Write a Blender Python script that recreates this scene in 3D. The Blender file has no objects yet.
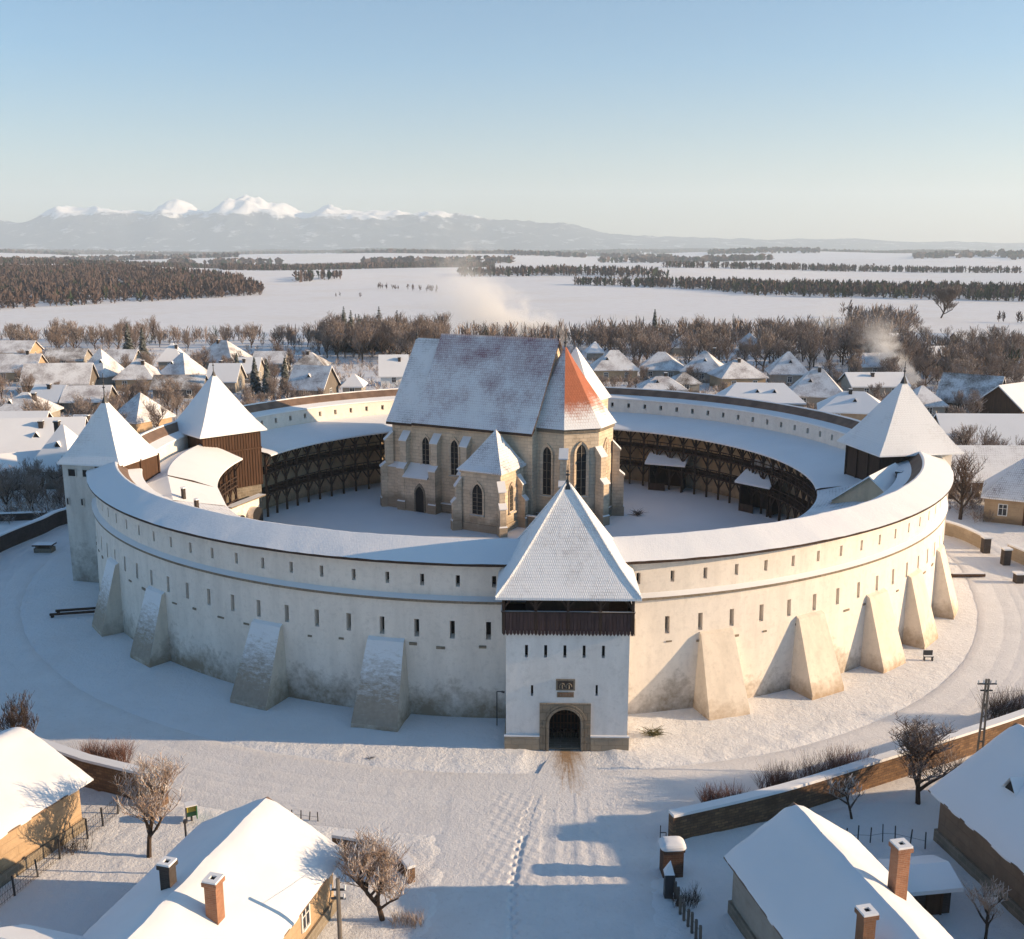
import bpy, math, random
import numpy as np
from math import sin, cos, pi, radians as R, sqrt, atan2
from mathutils import Vector, noise
random.seed(7)
S = bpy.context.scene
# ------------------------------------------------------------------ camera, sky, sun, exposure
CH, CP, CF = 30.0, R(12.27), 1000.0
cd = bpy.data.cameras.new('camera'); cam = bpy.data.objects.new('camera', cd); S.collection.objects.link(cam)
cam.location = (0, 0, CH); cam.rotation_euler = (pi/2-CP, 0, 0)
cd.sensor_width = 36; cd.lens = 36*CF/1024; cd.clip_end = 60000; cd.clip_start = 0.5
S.camera = cam
SUN_EL, SUN_AZ = R(15.5), R(-3)            # azimuth measured from +X towards +Y
W = bpy.data.worlds.new('World'); S.world = W; W.use_nodes = True
wn = W.node_tree; bg = wn.nodes['Background']
sky = wn.nodes.new('ShaderNodeTexSky'); sky.sky_type = 'NISHITA'; sky.sun_disc = False
sky.sun_elevation = SUN_EL; sky.sun_rotation = pi/2-SUN_AZ
sky.air_density = 1.0; sky.dust_density = 1.2; sky.ozone_density = 1.5; sky.altitude = 500
tint = wn.nodes.new('ShaderNodeMix'); tint.data_type = 'RGBA'; tint.blend_type = 'MULTIPLY'; tint.inputs[0].default_value = 1
wt = wn.nodes.new('ShaderNodeTexCoord'); wsx = wn.nodes.new('ShaderNodeSeparateXYZ'); wr = wn.nodes.new('ShaderNodeValToRGB')   # air colour: clear blue overhead, milky peach at the horizon
wr.color_ramp.elements[0].position = 0; wr.color_ramp.elements[0].color = (1.06, .93, .82, 1); wr.color_ramp.elements[1].position = .17; wr.color_ramp.elements[1].color = (.54, .98, 1.22, 1)
wn.links.new(wt.outputs['Generated'], wsx.inputs[0]); wn.links.new(wsx.outputs[2], wr.inputs[0]); wn.links.new(wr.outputs[0], tint.inputs[7]); wn.links.new(sky.outputs[0], tint.inputs[6])
wn.links.new(tint.outputs[2], bg.inputs[0]); bg.inputs[1].default_value = 0.07
sl = bpy.data.lights.new('sun', 'SUN'); sl.energy = 5.0; sl.angle = R(0.5); sl.color = (1.0, 0.71, 0.43)
so = bpy.data.objects.new('sun', sl); S.collection.objects.link(so)
sd = Vector((cos(SUN_EL)*cos(SUN_AZ), cos(SUN_EL)*sin(SUN_AZ), sin(SUN_EL)))
so.rotation_euler = sd.to_track_quat('Z', 'Y').to_euler(); so.location = (60, -20, 60)
S.view_settings.view_transform = 'Standard'; S.view_settings.look = 'None'
S.view_settings.exposure = 0.98; S.view_settings.gamma = 1; S.view_settings.use_curve_mapping = False
S.cycles.max_bounces = 5; S.cycles.diffuse_bounces = 3; S.cycles.volume_bounces = 2
S.cycles.use_denoising = True; S.cycles.volume_step_rate = 2; S.cycles.volume_max_steps = 96
S.cycles.use_adaptive_sampling = True

def g(px, py, z=0.0):
    "point of the level z that lies in the direction of a picture point: used to survey positions"
    u = (px-512)/CF; v = (py-469.5)/CF
    dy = cos(CP)-v*sin(CP); dz = -sin(CP)-v*cos(CP); t = (z-CH)/dz
    return (u*t, dy*t)

# ------------------------------------------------------------------ materials
def nodes(name):
    m = bpy.data.materials.new(name); m.use_nodes = True; nt = m.node_tree
    return m, nt, nt.nodes['Principled BSDF']
def N(nt, t, **k):
    n = nt.nodes.new(t)
    for a, b in k.items():
        if a.startswith('i_'):
            key = a[2:]; key = int(key) if key.isdigit() else key.replace('_', ' ')
            n.inputs[key].default_value = b
        else: setattr(n, a, b)
    return n
def ramp(nt, src, p0, p1, c0=(0,0,0,1), c1=(1,1,1,1)):
    r = N(nt, 'ShaderNodeValToRGB'); e = r.color_ramp.elements
    e[0].position = p0; e[1].position = p1; e[0].color = c0; e[1].color = c1
    nt.links.new(src, r.inputs[0]); return r.outputs[0]
def mixc(nt, fac, a, b, mode='MIX'):
    m = N(nt, 'ShaderNodeMix', data_type='RGBA', blend_type=mode)
    for s, v in ((m.inputs[0], fac), (m.inputs[6], a), (m.inputs[7], b)):
        if hasattr(v, 'is_output'): nt.links.new(v, s)
        elif isinstance(v, (int, float)): s.default_value = v
        else: s.default_value = (*v, 1) if len(v) == 3 else v
    return m.outputs[2]
def noi(nt, scale, detail=4, vec=None, rough=.55, dist=0):
    n = N(nt, 'ShaderNodeTexNoise'); n.inputs['Scale'].default_value = scale; n.inputs['Detail'].default_value = detail
    n.inputs['Roughness'].default_value = rough; n.inputs['Distortion'].default_value = dist
    if vec is not None: nt.links.new(vec, n.inputs['Vector'])
    return n.outputs['Fac']
def wpos(nt): return N(nt, 'ShaderNodeNewGeometry').outputs['Position']
def stretch(nt, vec, s):
    m = N(nt, 'ShaderNodeMapping'); m.inputs['Scale'].default_value = s; nt.links.new(vec, m.inputs[0]); return m.outputs[0]
def bump(nt, bs, h, st=.4, d=.05, prev=None):
    b = N(nt, 'ShaderNodeBump'); b.inputs['Strength'].default_value = st; b.inputs['Distance'].default_value = d
    nt.links.new(h, b.inputs['Height'])
    if prev is not None: nt.links.new(prev, b.inputs['Normal'])
    nt.links.new(b.outputs[0], bs.inputs['Normal']); return b.outputs[0]
def math_(nt, op, a, b=0.0, clamp=False):
    m = N(nt, 'ShaderNodeMath', operation=op, use_clamp=clamp)
    for i, v in enumerate((a, b)):
        if hasattr(v, 'is_output'): nt.links.new(v, m.inputs[i])
        else: m.inputs[i].default_value = v
    return m.outputs[0]
def zof(nt, vec):
    s = N(nt, 'ShaderNodeSeparateXYZ'); nt.links.new(vec, s.inputs[0]); return s.outputs
SNOW = (.80, .81, .83)
def mat_snow(name, col=SNOW, b1=.5, sc=(1.2, 9), d=.08, col2=None):
    m, nt, bs = nodes(name); p = wpos(nt)
    n1 = noi(nt, sc[0], 5, p); n2 = noi(nt, sc[1], 4, p)
    bs.inputs['Roughness'].default_value = .65
    bs.inputs['Specular IOR Level'].default_value = .25
    c = mixc(nt, ramp(nt, noi(nt, .25, 5, p), .35, .7), col, col2 or tuple(x*.95 for x in col))
    nt.links.new(c, bs.inputs['Base Color'])
    b = bump(nt, bs, n1, b1, d); bump(nt, bs, n2, b1*.7, d*.35, b)
    return m
def mat_roof_snow(name, tile=(.16, .11, .12), amount=.5, ts=(.22, .3), soft=.25, edge=.18, zfade=None, pat=.35):
    "snow lying on courses of tile or shingle which show through where it is thin"
    m, nt, bs = nodes(name); uv = N(nt, 'ShaderNodeUVMap').outputs[0]; p = wpos(nt)
    br = N(nt, 'ShaderNodeTexBrick'); br.inputs['Scale'].default_value = 1
    br.inputs['Brick Width'].default_value = ts[0]; br.inputs['Row Height'].default_value = ts[1]
    br.inputs['Mortar Size'].default_value = .035; br.inputs['Mortar Smooth'].default_value = .6
    nt.links.new(uv, br.inputs['Vector'])
    big = noi(nt, .35, 4, p); fine = noi(nt, 3.5, 5, p, .7)
    k = math_(nt, 'ADD', math_(nt, 'MULTIPLY', big, .6), math_(nt, 'MULTIPLY', fine, .4))
    k = math_(nt, 'ADD', k, math_(nt, 'MULTIPLY', math_(nt, 'SUBTRACT', br.outputs['Fac'], .15), pat*.35))
    if zfade:
        z = zof(nt, p)[2]; zz = math_(nt, 'MULTIPLY', math_(nt, 'SUBTRACT', z, zfade[0]), 1/(zfade[1]-zfade[0]), True)
        k = math_(nt, 'ADD', k, math_(nt, 'MULTIPLY', zz, zfade[2]))
    f = ramp(nt, k, 1-amount, 1-amount+soft)
    tc = mixc(nt, noi(nt, 1.5, 3, p), tile, tuple(x*.6 for x in tile))
    nt.links.new(mixc(nt, f, SNOW, tc), bs.inputs['Base Color']); bs.inputs['Roughness'].default_value = .7
    h = math_(nt, 'SUBTRACT', math_(nt, 'MULTIPLY', fine, .5), math_(nt, 'MULTIPLY', br.outputs['Fac'], pat))
    bump(nt, bs, h, .6, .07)
    return m
def mat_plaster(name, col=(.83, .765, .69), stain=(.23, .17, .105), top=3.5, streak=.16):
    m, nt, bs = nodes(name); p = wpos(nt); z = zof(nt, p)[2]
    a = noi(nt, .35, 6, p, .65); b = noi(nt, 2.5, 5, p, .7); s = noi(nt, .9, 5, stretch(nt, p, (1, 1, .18)), .65)
    c = mixc(nt, ramp(nt, s, .42, .75), col, tuple(x*(1-streak) for x in col))
    c = mixc(nt, ramp(nt, b, .5, .9), c, tuple(x*.72 for x in col))
    # rising damp and lichen with an uneven upper edge
    h = math_(nt, 'MULTIPLY', math_(nt, 'SUBTRACT', top, z), 1/top)
    h = math_(nt, 'ADD', h, math_(nt, 'MULTIPLY', math_(nt, 'SUBTRACT', a, .55), 2.2))
    h = math_(nt, 'ADD', h, math_(nt, 'MULTIPLY', math_(nt, 'SUBTRACT', b, .5), .8))
    f = ramp(nt, h, .28, 1.0)
    c = mixc(nt, math_(nt, 'MULTIPLY', f, .88), c, stain)
    # hairline patches of newer render
    vo = N(nt, 'ShaderNodeTexVoronoi'); vo.inputs['Scale'].default_value = .22; nt.links.new(p, vo.inputs['Vector']); vs = N(nt, 'ShaderNodeSeparateColor'); nt.links.new(vo.outputs['Color'], vs.inputs[0])
    c = mixc(nt, math_(nt, 'MULTIPLY', ramp(nt, noi(nt, 7, 6, p, .8), .55, .72), .22), c, tuple(x*.45 for x in col))
    c = mixc(nt, math_(nt, 'MULTIPLY', vs.outputs[0], .10), c, tuple(x*.7 for x in col))
    nt.links.new(c, bs.inputs['Base Color']); bs.inputs['Roughness'].default_value = .9
    bs.inputs['Specular IOR Level'].default_value = .15
    bump(nt, bs, b, .35, .03)
    return m
def mat_stone(name, col, col2, mortar, bw=.6, bh=.28, plast=0.0, damp=None):
    m, nt, bs = nodes(name); uv = N(nt, 'ShaderNodeUVMap').outputs[0]; p = wpos(nt)
    br = N(nt, 'ShaderNodeTexBrick'); br.inputs['Scale'].default_value = 1
    br.inputs['Brick Width'].default_value = bw; br.inputs['Row Height'].default_value = bh
    br.inputs['Mortar Size'].default_value = .03*min(1, bh*3); br.inputs['Mortar Smooth'].default_value = .3; br.inputs['Bias'].default_value = -.1
    br.inputs['Color1'].default_value = (*col, 1); br.inputs['Color2'].default_value = (*col2, 1); br.inputs['Mortar'].default_value = (*mortar, 1)
    nt.links.new(uv, br.inputs['Vector'])
    c = br.outputs['Color']
    c = mixc(nt, ramp(nt, noi(nt, .6, 6, p, .7), .4, .8), c, tuple(x*.55 for x in col)); c = mixc(nt, math_(nt, 'MULTIPLY', ramp(nt, noi(nt, 2.6, 6, p, .8), .5, .75), .5), c, tuple(x*.45 for x in col))
    if plast: c = mixc(nt, math_(nt, 'MULTIPLY', ramp(nt, noi(nt, .45, 6, p, .7), .3, .55), plast), c, tuple(min(1, x*1.25) for x in col))
    if damp:
        z = zof(nt, p)[2]; h = math_(nt, 'MULTIPLY', math_(nt, 'SUBTRACT', damp, z), 1/damp)
        h = math_(nt, 'ADD', h, math_(nt, 'MULTIPLY', math_(nt, 'SUBTRACT', noi(nt, .5, 5, p), .5), 1.6))
        c = mixc(nt, math_(nt, 'MULTIPLY', ramp(nt, h, .1, .6), .75), c, tuple(x*.35 for x in col))
    nt.links.new(c, bs.inputs['Base Color']); bs.inputs['Roughness'].default_value = .92
    bs.inputs['Specular IOR Level'].default_value = .12
    hh = math_(nt, 'SUBTRACT', noi(nt, 5, 4, p, .7), math_(nt, 'MULTIPLY', br.outputs['Fac'], .8))
    bump(nt, bs, hh, .6, .04)
    return m
def mat_wood(name, col, col2, w=.22):
    m, nt, bs = nodes(name); p = wpos(nt)
    s = noi(nt, 4, 5, stretch(nt, p, (1, 1, .12)), .7)
    nt.links.new(mixc(nt, ramp(nt, s, .3, .75), col, col2), bs.inputs['Base Color'])
    bs.inputs['Roughness'].default_value = .85; bs.inputs['Specular IOR Level'].default_value = .15
    bump(nt, bs, s, .5, .02); return m
def mat_plain(name, col, rough=.7, var=.25, sc=3, metal=0):
    m, nt, bs = nodes(name); p = wpos(nt)
    nt.links.new(mixc(nt, ramp(nt, noi(nt, sc, 4, p), .35, .7), col, tuple(x*(1-var) for x in col)), bs.inputs['Base Color'])
    bs.inputs['Roughness'].default_value = rough; bs.inputs['Metallic'].default_value = metal; return m
def mat_twig(name, col, col2, snow=.5, lo=.15, hi=.8):
    m, nt, bs = nodes(name); geo = N(nt, 'ShaderNodeNewGeometry'); z = zof(nt, geo.outputs['Normal'])[2]
    p = geo.outputs['Position']; c = mixc(nt, noi(nt, .35, 3, p), col, col2)
    f = math_(nt, 'MULTIPLY', ramp(nt, z, lo, hi), math_(nt, 'MULTIPLY', ramp(nt, noi(nt, 1.3, 3, p), .35, .65), snow))
    nt.links.new(mixc(nt, f, c, SNOW), bs.inputs['Base Color']); bs.inputs['Roughness'].default_value = .9
    bs.inputs['Specular IOR Level'].default_value = .1; return m
M = {}
M['snow'] = mat_snow('snow', b1=.45)
M['snow_soft'] = mat_snow('snow_on_walls', b1=.25, sc=(1, 6), d=.05)
M['snow_rough'] = mat_snow('trodden_snow', col=(.74, .73, .73), b1=.8, sc=(2.2, 11), d=.12)
M['packed'] = mat_snow('packed_snow', col=(.66, .65, .66), b1=.45, sc=(1.0, 14), d=.05, col2=(.54, .53, .55))
M['yard'] = mat_snow('yard_snow', col=(.70, .71, .74), b1=.35, sc=(.8, 7), d=.06)
M['ring_snow'] = mat_roof_snow('ring_roof_snow', tile=(.34, .28, .25), amount=.36, soft=.4, ts=(.12, .16), pat=.05)
M['roof_plain'] = mat_roof_snow('snowy_roof', amount=.46, soft=.25)
M['roof_thin'] = mat_roof_snow('thin_snow_roof', amount=.54, soft=.28)
M['roof_patchy'] = mat_roof_snow('patchy_snow_roof', tile=(.12, .09, .075), amount=.60, soft=.2)
M['roof_church'] = mat_roof_snow('church_roof_snow', tile=(.25, .06, .09), amount=.49, soft=.38, ts=(.28, .3), zfade=(11.5, 20.3, .2), pat=.4)
M['roof_orange'] = mat_roof_snow('orange_tile_roof', tile=(.46, .135, .06), amount=.30, soft=.5, ts=(.3, .38), zfade=(10.9, 15.0, .62), pat=.4)
M['roof_shingle'] = mat_roof_snow('shingle_roof_snow', tile=(.30, .25, .23), amount=.46, soft=.4, ts=(.13, .19), pat=.22)
M['roof_shingle_far'] = mat_roof_snow('tower_roof_snow', tile=(.30, .26, .25), amount=.42, soft=.4, ts=(.16, .22), pat=.25)
M['ring_tile'] = mat_plain('bare_ring_tiles', (.20, .13, .095), .85, .45, .8)
M['plaster'] = mat_plaster('lime_plaster')
M['plaster_white'] = mat_plaster('white_plaster', (.78, .765, .75), (.42, .37, .30), .8, .16)
M['plaster_tower'] = mat_plaster('tower_plaster', (.66, .64, .60), (.2, .17, .14), 6.0, .3)
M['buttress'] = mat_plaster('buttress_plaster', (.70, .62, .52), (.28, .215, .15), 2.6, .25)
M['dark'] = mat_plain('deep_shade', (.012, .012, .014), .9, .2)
M['glass'] = mat_plain('window_glass', (.02, .025, .035), .15, .3)
M['church'] = mat_stone('church_stone', (.68, .565, .43), (.50, .40, .29), (.31, .25, .185), .85, .38, .45, 2.6)
M['stone'] = mat_stone('grey_stone', (.27, .23, .18), (.19, .165, .13), (.32, .28, .23), .7, .3)
M['arch_stone'] = mat_stone('arch_stone', (.30, .25, .19), (.25, .205, .155), (.2, .17, .13), .5, .5)
M['brick'] = mat_stone('old_brick', (.27, .13, .07), (.20, .10, .06), (.26, .2, .15), .28, .09)
M['brick_warm'] = mat_stone('warm_brick', (.40, .19, .11), (.28, .13, .08), (.4, .3, .22), .26, .085)
M['brick_dark'] = mat_stone('sooty_brick', (.085, .07, .065), (.06, .05, .045), (.12, .1, .09), .26, .085)
M['shaded_pier_brick'] = mat_stone('shaded_pier_brick', (.15, .085, .06), (.10, .06, .045), (.16, .13, .1), .3, .12)  # brick darkened: the shade round the pier is put into its colour
M['garden_wall'] = mat_stone('garden_wall_brick', (.17, .105, .07), (.33, .20, .11), (.10, .08, .065), .42, .16)
M['render_ochre'] = mat_stone('ochre_render', (.43, .31, .20), (.40, .29, .18), (.38, .27, .17), 2.0, .5, .5, 1.0)
M['render_grey'] = mat_stone('grey_render', (.33, .30, .26), (.31, .28, .24), (.3, .27, .23), 2.0, .6, .5, 1.0)
M['render_brown'] = mat_stone('brown_render', (.22, .155, .11), (.19, .135, .095), (.17, .12, .09), 2.0, .6, .4, .9)
M['wood'] = mat_wood('dark_timber', (.075, .048, .036), (.035, .024, .02))
M['wood_brown'] = mat_wood('brown_boards', (.105, .056, .034), (.045, .027, .018))
M['wood_plank'] = mat_wood('weathered_planks', (.105, .066, .062), (.038, .026, .027))
M['wood_grey'] = mat_wood('grey_timber', (.20, .175, .15), (.1, .085, .075))
M['metal'] = mat_plain('dark_iron', (.04, .04, .045), .5, .3)
M['conc'] = mat_plain('pole_concrete', (.24, .2, .16), .9, .3)
M['white'] = mat_plain('white_paint', (.75, .75, .74), .6, .1)
M['green'] = mat_plain('green_paint', (.03, .16, .06), .5, .2)
M['yellow'] = mat_plain('yellow_paint', (.5, .42, .06), .5, .2)
M['dry_green'] = mat_plain('dry_green_leaves', (.16,.14,.05), .8, .5, 8)
M['bark'] = mat_twig('bark', (.085, .06, .045), (.05, .036, .03), .6, .5, .9)
M['twig'] = mat_twig('twigs', (.16, .105, .075), (.10, .07, .055), .5)
M['twig_frost'] = mat_twig('frosted_twigs', (.42, .30, .22), (.28, .2, .15), 1.0, -.6, .3)
M['twig_red'] = mat_twig('red_twigs', (.24, .12, .085), (.14, .08, .065), .45)
M['wood_far'] = mat_twig('far_wood', (.115, .08, .07), (.085, .065, .062), .2)
M['wood_near'] = mat_twig('near_wood', (.27, .20, .16), (.15, .12, .105), .8)
M['needles'] = mat_twig('spruce_needles', (.04, .055, .03), (.022, .034, .022), .5, .35, 1)

# ------------------------------------------------------------------ mesh builder
class MB:
    def __init__(s): s.v = []; s.f = []; s.m = []; s.uv = []
    def poly(s, pts, m=0, uv=None):
        b = len(s.v); s.v.extend(tuple(p) for p in pts); s.f.append(tuple(range(b, b+len(pts)))); s.m.append(m)
        s.uv.append(uv)
    def box(s, x0, x1, y0, y1, z0, z1, m=0, top=None, T=None):
        T = T or (lambda p: p)
        c = [T((x, y, z)) for z in (z0, z1) for y in (y0, y1) for x in (x0, x1)]
        for i, q in enumerate(((0,2,3,1), (4,5,7,6), (0,1,5,4), (2,6,7,3), (0,4,6,2), (1,3,7,5))):
            s.poly([c[k] for k in q], top if (i == 1 and top is not None) else m)
    def beam(s, a, b, w=.1, m=0, n=4, w2=None):
        a = Vector(a); b = Vector(b); d = (b-a); 
        if d.length < 1e-6: return
        d.normalize(); u = d.cross(Vector((0,0,1)))
        if u.length < .05: u = Vector((1,0,0))
        u.normalize(); v = d.cross(u); w2 = w if w2 is None else w2
        o = pi/4 if n == 4 else 0; k = sqrt(2) if n == 4 else 1
        A = [a+(u*cos(o+2*pi*i/n)+v*sin(o+2*pi*i/n))*w*.5*k for i in range(n)]
        B = [b+(u*cos(o+2*pi*i/n)+v*sin(o+2*pi*i/n))*w2*.5*k for i in range(n)]
        for i in range(n): j = (i+1) % n; s.poly([A[i], A[j], B[j], B[i]][::-1], m)
        s.poly(A, m); s.poly(B[::-1], m)
    def prism(s, pts, z0, z1, m=0, top=None):
        "vertical prism over a counter-clockwise outline"
        n = len(pts)
        for i in range(n):
            a, b = pts[i], pts[(i+1) % n]; s.poly([(*a, z0), (*b, z0), (*b, z1), (*a, z1)], m)
        s.poly([(*p, z1) for p in pts], m if top is None else top); s.poly([(*p, z0) for p in pts][::-1], m)
    def build(s, name, mats, parent=None, smooth=False, loc=None):
        me = bpy.data.meshes.new(name); me.from_pydata(s.v, [], s.f)
        for k in (mats if isinstance(mats, (list, tuple)) else [mats]): me.materials.append(M[k] if isinstance(k, str) else k)
        me.polygons.foreach_set('material_index', s.m)
        uvl = me.uv_layers.new(name='UVMap'); data = []
        for f, uv in zip(s.f, s.uv):
            if uv: data.extend(c for q in uv for c in q); continue
            p = [s.v[i] for i in f]; n = Vector((0,0,0))
            for i in range(len(p)):
                a, b = p[i], p[(i+1) % len(p)]
                n += Vector(((a[1]-b[1])*(a[2]+b[2]), (a[2]-b[2])*(a[0]+b[0]), (a[0]-b[0])*(a[1]+b[1])))
            if n.length < 1e-9: n = Vector((0,0,1))
            n.normalize(); t = Vector((-n.y, n.x, 0))
            t = t.normalized() if t.length > .05 else Vector((1,0,0)); w = n.cross(t)
            for q in p: q = Vector(q); data.extend((q.dot(t), q.dot(w)))
        uvl.data.foreach_set('uv', data)
        if smooth:
            import bmesh
            bm = bmesh.new(); bm.from_mesh(me); bmesh.ops.remove_doubles(bm, verts=bm.verts, dist=.002); bm.to_mesh(me); bm.free()
            me.shade_smooth(); me.set_sharp_from_angle(angle=R(28))
        o = bpy.data.objects.new(name, me); S.collection.objects.link(o)
        if parent is not None: o.parent = parent
        if loc is not None: o.location = loc
        return o
def tag(o, label=None, cat=None, group=None, kind=None):
    if label: o['label'] = label
    if cat: o['category'] = cat
    if group: o['group'] = group
    if kind: o['kind'] = kind
    return o
def thing(name, label, cat, loc=(0,0,0), rz=0, group=None):
    o = bpy.data.objects.new(name, None); S.collection.objects.link(o); o.location = loc; o.rotation_euler = (0, 0, rz)
    o.empty_display_size = .5
    return tag(o, label, cat, group)
def numpy_mesh(name, V, Fc, mats, mi=None, parent=None):
    me = bpy.data.meshes.new(name); nf, k = Fc.shape
    me.vertices.add(len(V)); me.vertices.foreach_set('co', V.astype(np.float32).ravel())
    me.loops.add(nf*k); me.loops.foreach_set('vertex_index', Fc.astype(np.int32).ravel())
    me.polygons.add(nf); me.polygons.foreach_set('loop_start', np.arange(0, nf*k, k, dtype=np.int32))
    if mi is not None: me.polygons.foreach_set('material_index', mi.astype(np.int32))
    for q in mats: me.materials.append(M[q] if isinstance(q, str) else q)
    me.update(calc_edges=True); me.validate()
    o = bpy.data.objects.new(name, me); S.collection.objects.link(o)
    if parent is not None: o.parent = parent
    return o
def link_copy(o, loc=None, rz=0, sc=1, label=None, parent=None):
    c = o.copy(); S.collection.objects.link(c)
    if parent is not None: c.parent = parent
    if loc is not None: c.location = loc; c.rotation_euler = (0, 0, rz); c.scale = (sc,)*3 if not isinstance(sc, tuple) else sc
    if label: c['label'] = label
    for ch in o.children: link_copy(ch, parent=c)
    return c

# ------------------------------------------------------------------ the ground and the roads
CX, CY = 0.7, 102.0
def P(r, th, z=0): t = R(th); return (CX+r*cos(t), CY+r*sin(t), z)
def sst(a, b, x):
    t = max(0, min(1, (x-a)/(b-a))); return t*t*(3-2*t)
def ring_r(th):       # centre line of the road round the fortress, th in degrees -190..10
    t = (th+90)/90
    return 51.6 - 4.6*sst(.15, .85, t) - 1.0*sst(.1, 1, -t)
def road_dist(x, y):
    "signed distance outside the trodden roads (negative inside)"
    dx, dy = x-CX, y-CY; th = math.degrees(atan2(dy, dx)); d = 99
    if th < 20 or th > 175:
        if th > 0 and th > 20: th -= 360
        d = abs(sqrt(dx*dx+dy*dy)-ring_r(th))-3.1
    if y < 53: d = min(d, abs(x-1.7-.05*(y-45))-(4.6+1.6*sst(44, 50, y)))
    if y > 48 and y < 57: d = min(d, abs(x-3.4)-2.0-.6*(56.6-y)/3)
    return d
def ground_z(x, y):
    D = sqrt(x*x+y*y); z = 0
    if D < 200:
        rd = road_dist(x, y); k = sst(0, .9, rd); rr = sqrt((x-CX)**2+(y-CY)**2)
        n = noise.noise(Vector((x*.9, y*.9, 0)))*.5+noise.noise(Vector((x*2.4, y*2.4, 5)))*.35
        rough = 1.0 if (y < 62 and rr > 41) else .4
        if rr < 42: k = 1; rough = .15
        z = -.03 + k*(.05+.10*rough*(n+.4)) + .07*math.exp(-((rd-.8)/.7)**2)*(.6+n)*(1 if rr > 42 else 0)
    if D > 420:
        a = sst(420, 1500, D); q = Vector((x*.0011, y*.0011, 1.7)); 
        z += a*(noise.noise(q)*16+noise.noise(q*2.7)*5+4) + sst(1500, 5000, D)*(noise.noise(q*.9)*22+6) + sst(2000, 9000, D)*(noise.noise(q*.35)*30+12)
    return z
def axis(segs):
    out = [segs[0][0]]
    for a, b, st in segs:
        n = max(1, round((b-a)/st)); out += [a+(b-a)*(i+1)/n for i in range(n)]
    return out
def geo(a, b, n): return [a*(b/a)**(i/n) for i in range(1, n+1)]
xp = axis([(-60, -36, 1.0), (-36, 36, .32), (36, 60, 1.0)])
xs = [-q for q in geo(60, 15500, 52)][::-1]+xp+geo(60, 15500, 52)
ys = [-400, -150, -40, 0, 15]+axis([(24, 63, .3), (63, 150, 1.6)])+geo(150, 15500, 90)
V = np.array([(x, y, ground_z(x, y)) for y in ys for x in xs]); nx = len(xs); ny = len(ys)
idx = np.arange(nx*ny).reshape(ny, nx)
Fq = np.stack([idx[:-1,:-1], idx[:-1,1:], idx[1:,1:], idx[1:,:-1]], -1).reshape(-1, 4)
def mat_ground():
    m, nt, bs = nodes('snow_field'); p = wpos(nt)
    n1 = noi(nt, 1.6, 7, p, .68); n2 = noi(nt, 7, 5, p, .7); n3 = noi(nt, .012, 6, p, .6)
    c = mixc(nt, ramp(nt, noi(nt, .15, 5, p), .4, .75), SNOW, (.74, .735, .74))
    c = mixc(nt, ramp(nt, n3, .5, .75), c, (.74, .72, .70))
    # stubble and earth showing through the snow here and there
    c = mixc(nt, math_(nt, 'MULTIPLY', ramp(nt, noi(nt, 2.2, 7, p, .8), .62, .76), .35), c, (.38, .30, .24))
    nt.links.new(c, bs.inputs['Base Color']); bs.inputs['Roughness'].default_value = .7; bs.inputs['Specular IOR Level'].default_value = .2
    b = bump(nt, bs, n1, .75, .2); bump(nt, bs, n2, .75, .07, b); return m
M['ground'] = mat_ground()
gr = numpy_mesh('ground', V, Fq, ['ground']); gr.data.shade_smooth(); tag(gr, kind='structure')

def strip(name, pts, mat, kind='structure'):
    b = MB(); acc = 0
    for i in range(len(pts)-1):
        (l0, r0), (l1, r1) = pts[i], pts[i+1]; b.poly([l0, r0, r1, l1], 0)
    o = b.build(name, mat, smooth=True)
    o['kind'] = kind; return o
def mat_road():
    m, nt, bs = nodes('trodden_road_snow'); p = wpos(nt); z = zof(nt, p)
    n2 = noi(nt, 9, 5, p, .7); n1 = noi(nt, .5, 5, p)
    c = mixc(nt, ramp(nt, n1, .35, .7), (.76, .755, .76), (.70, .695, .70))
    c = mixc(nt, ramp(nt, noi(nt, 3.5, 6, p, .75), .55, .8), c, (.58, .56, .55))
    nt.links.new(c, bs.inputs['Base Color']); bs.inputs['Roughness'].default_value = .6
    b = bump(nt, bs, n1, .4, .1); b = bump(nt, bs, noi(nt, 3, 5, p, .7), .5, .08, b); bump(nt, bs, n2, .7, .06, b); return m
M['road'] = mat_road()
offs = [-3.35, -3.2, -2.6]
for c_ in (-1.3, -.05, .75, 1.95): offs += [c_-.16, c_-.09, c_, c_+.09, c_+.16]
offs += [3.1, 3.35]; V_r = []; nth = 760
for i in range(nth+1):
    th = -188+i*190/nth; r = ring_r(th)
    for k, o_ in enumerate(offs):
        w_ = .12*noise.noise(Vector((th*.12, 0, 0)))+.05*noise.noise(Vector((th*.5, 1, 0))); on = 0
        if 3 <= k < 23: on = (0, .6, 1, .6, 0)[(k-3) % 5]*(.55+.45*noise.noise(Vector((th*.3, k//5, 3))))
        z_ = .05-.020*on+.012*noise.noise(Vector((th*1.4, o_, 0))) if 0 < k < len(offs)-1 else -.02
        V_r.append(P(r+o_+w_, th, z_))
ii = np.arange(len(V_r)).reshape(nth+1, len(offs))
o = numpy_mesh('ring_road', np.array(V_r), np.stack([ii[:-1,:-1], ii[:-1,1:], ii[1:,1:], ii[1:,:-1]], -1).reshape(-1, 4)[:, ::-1], ['road'])
o.data.shade_smooth(); tag(o, kind='structure')
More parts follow.
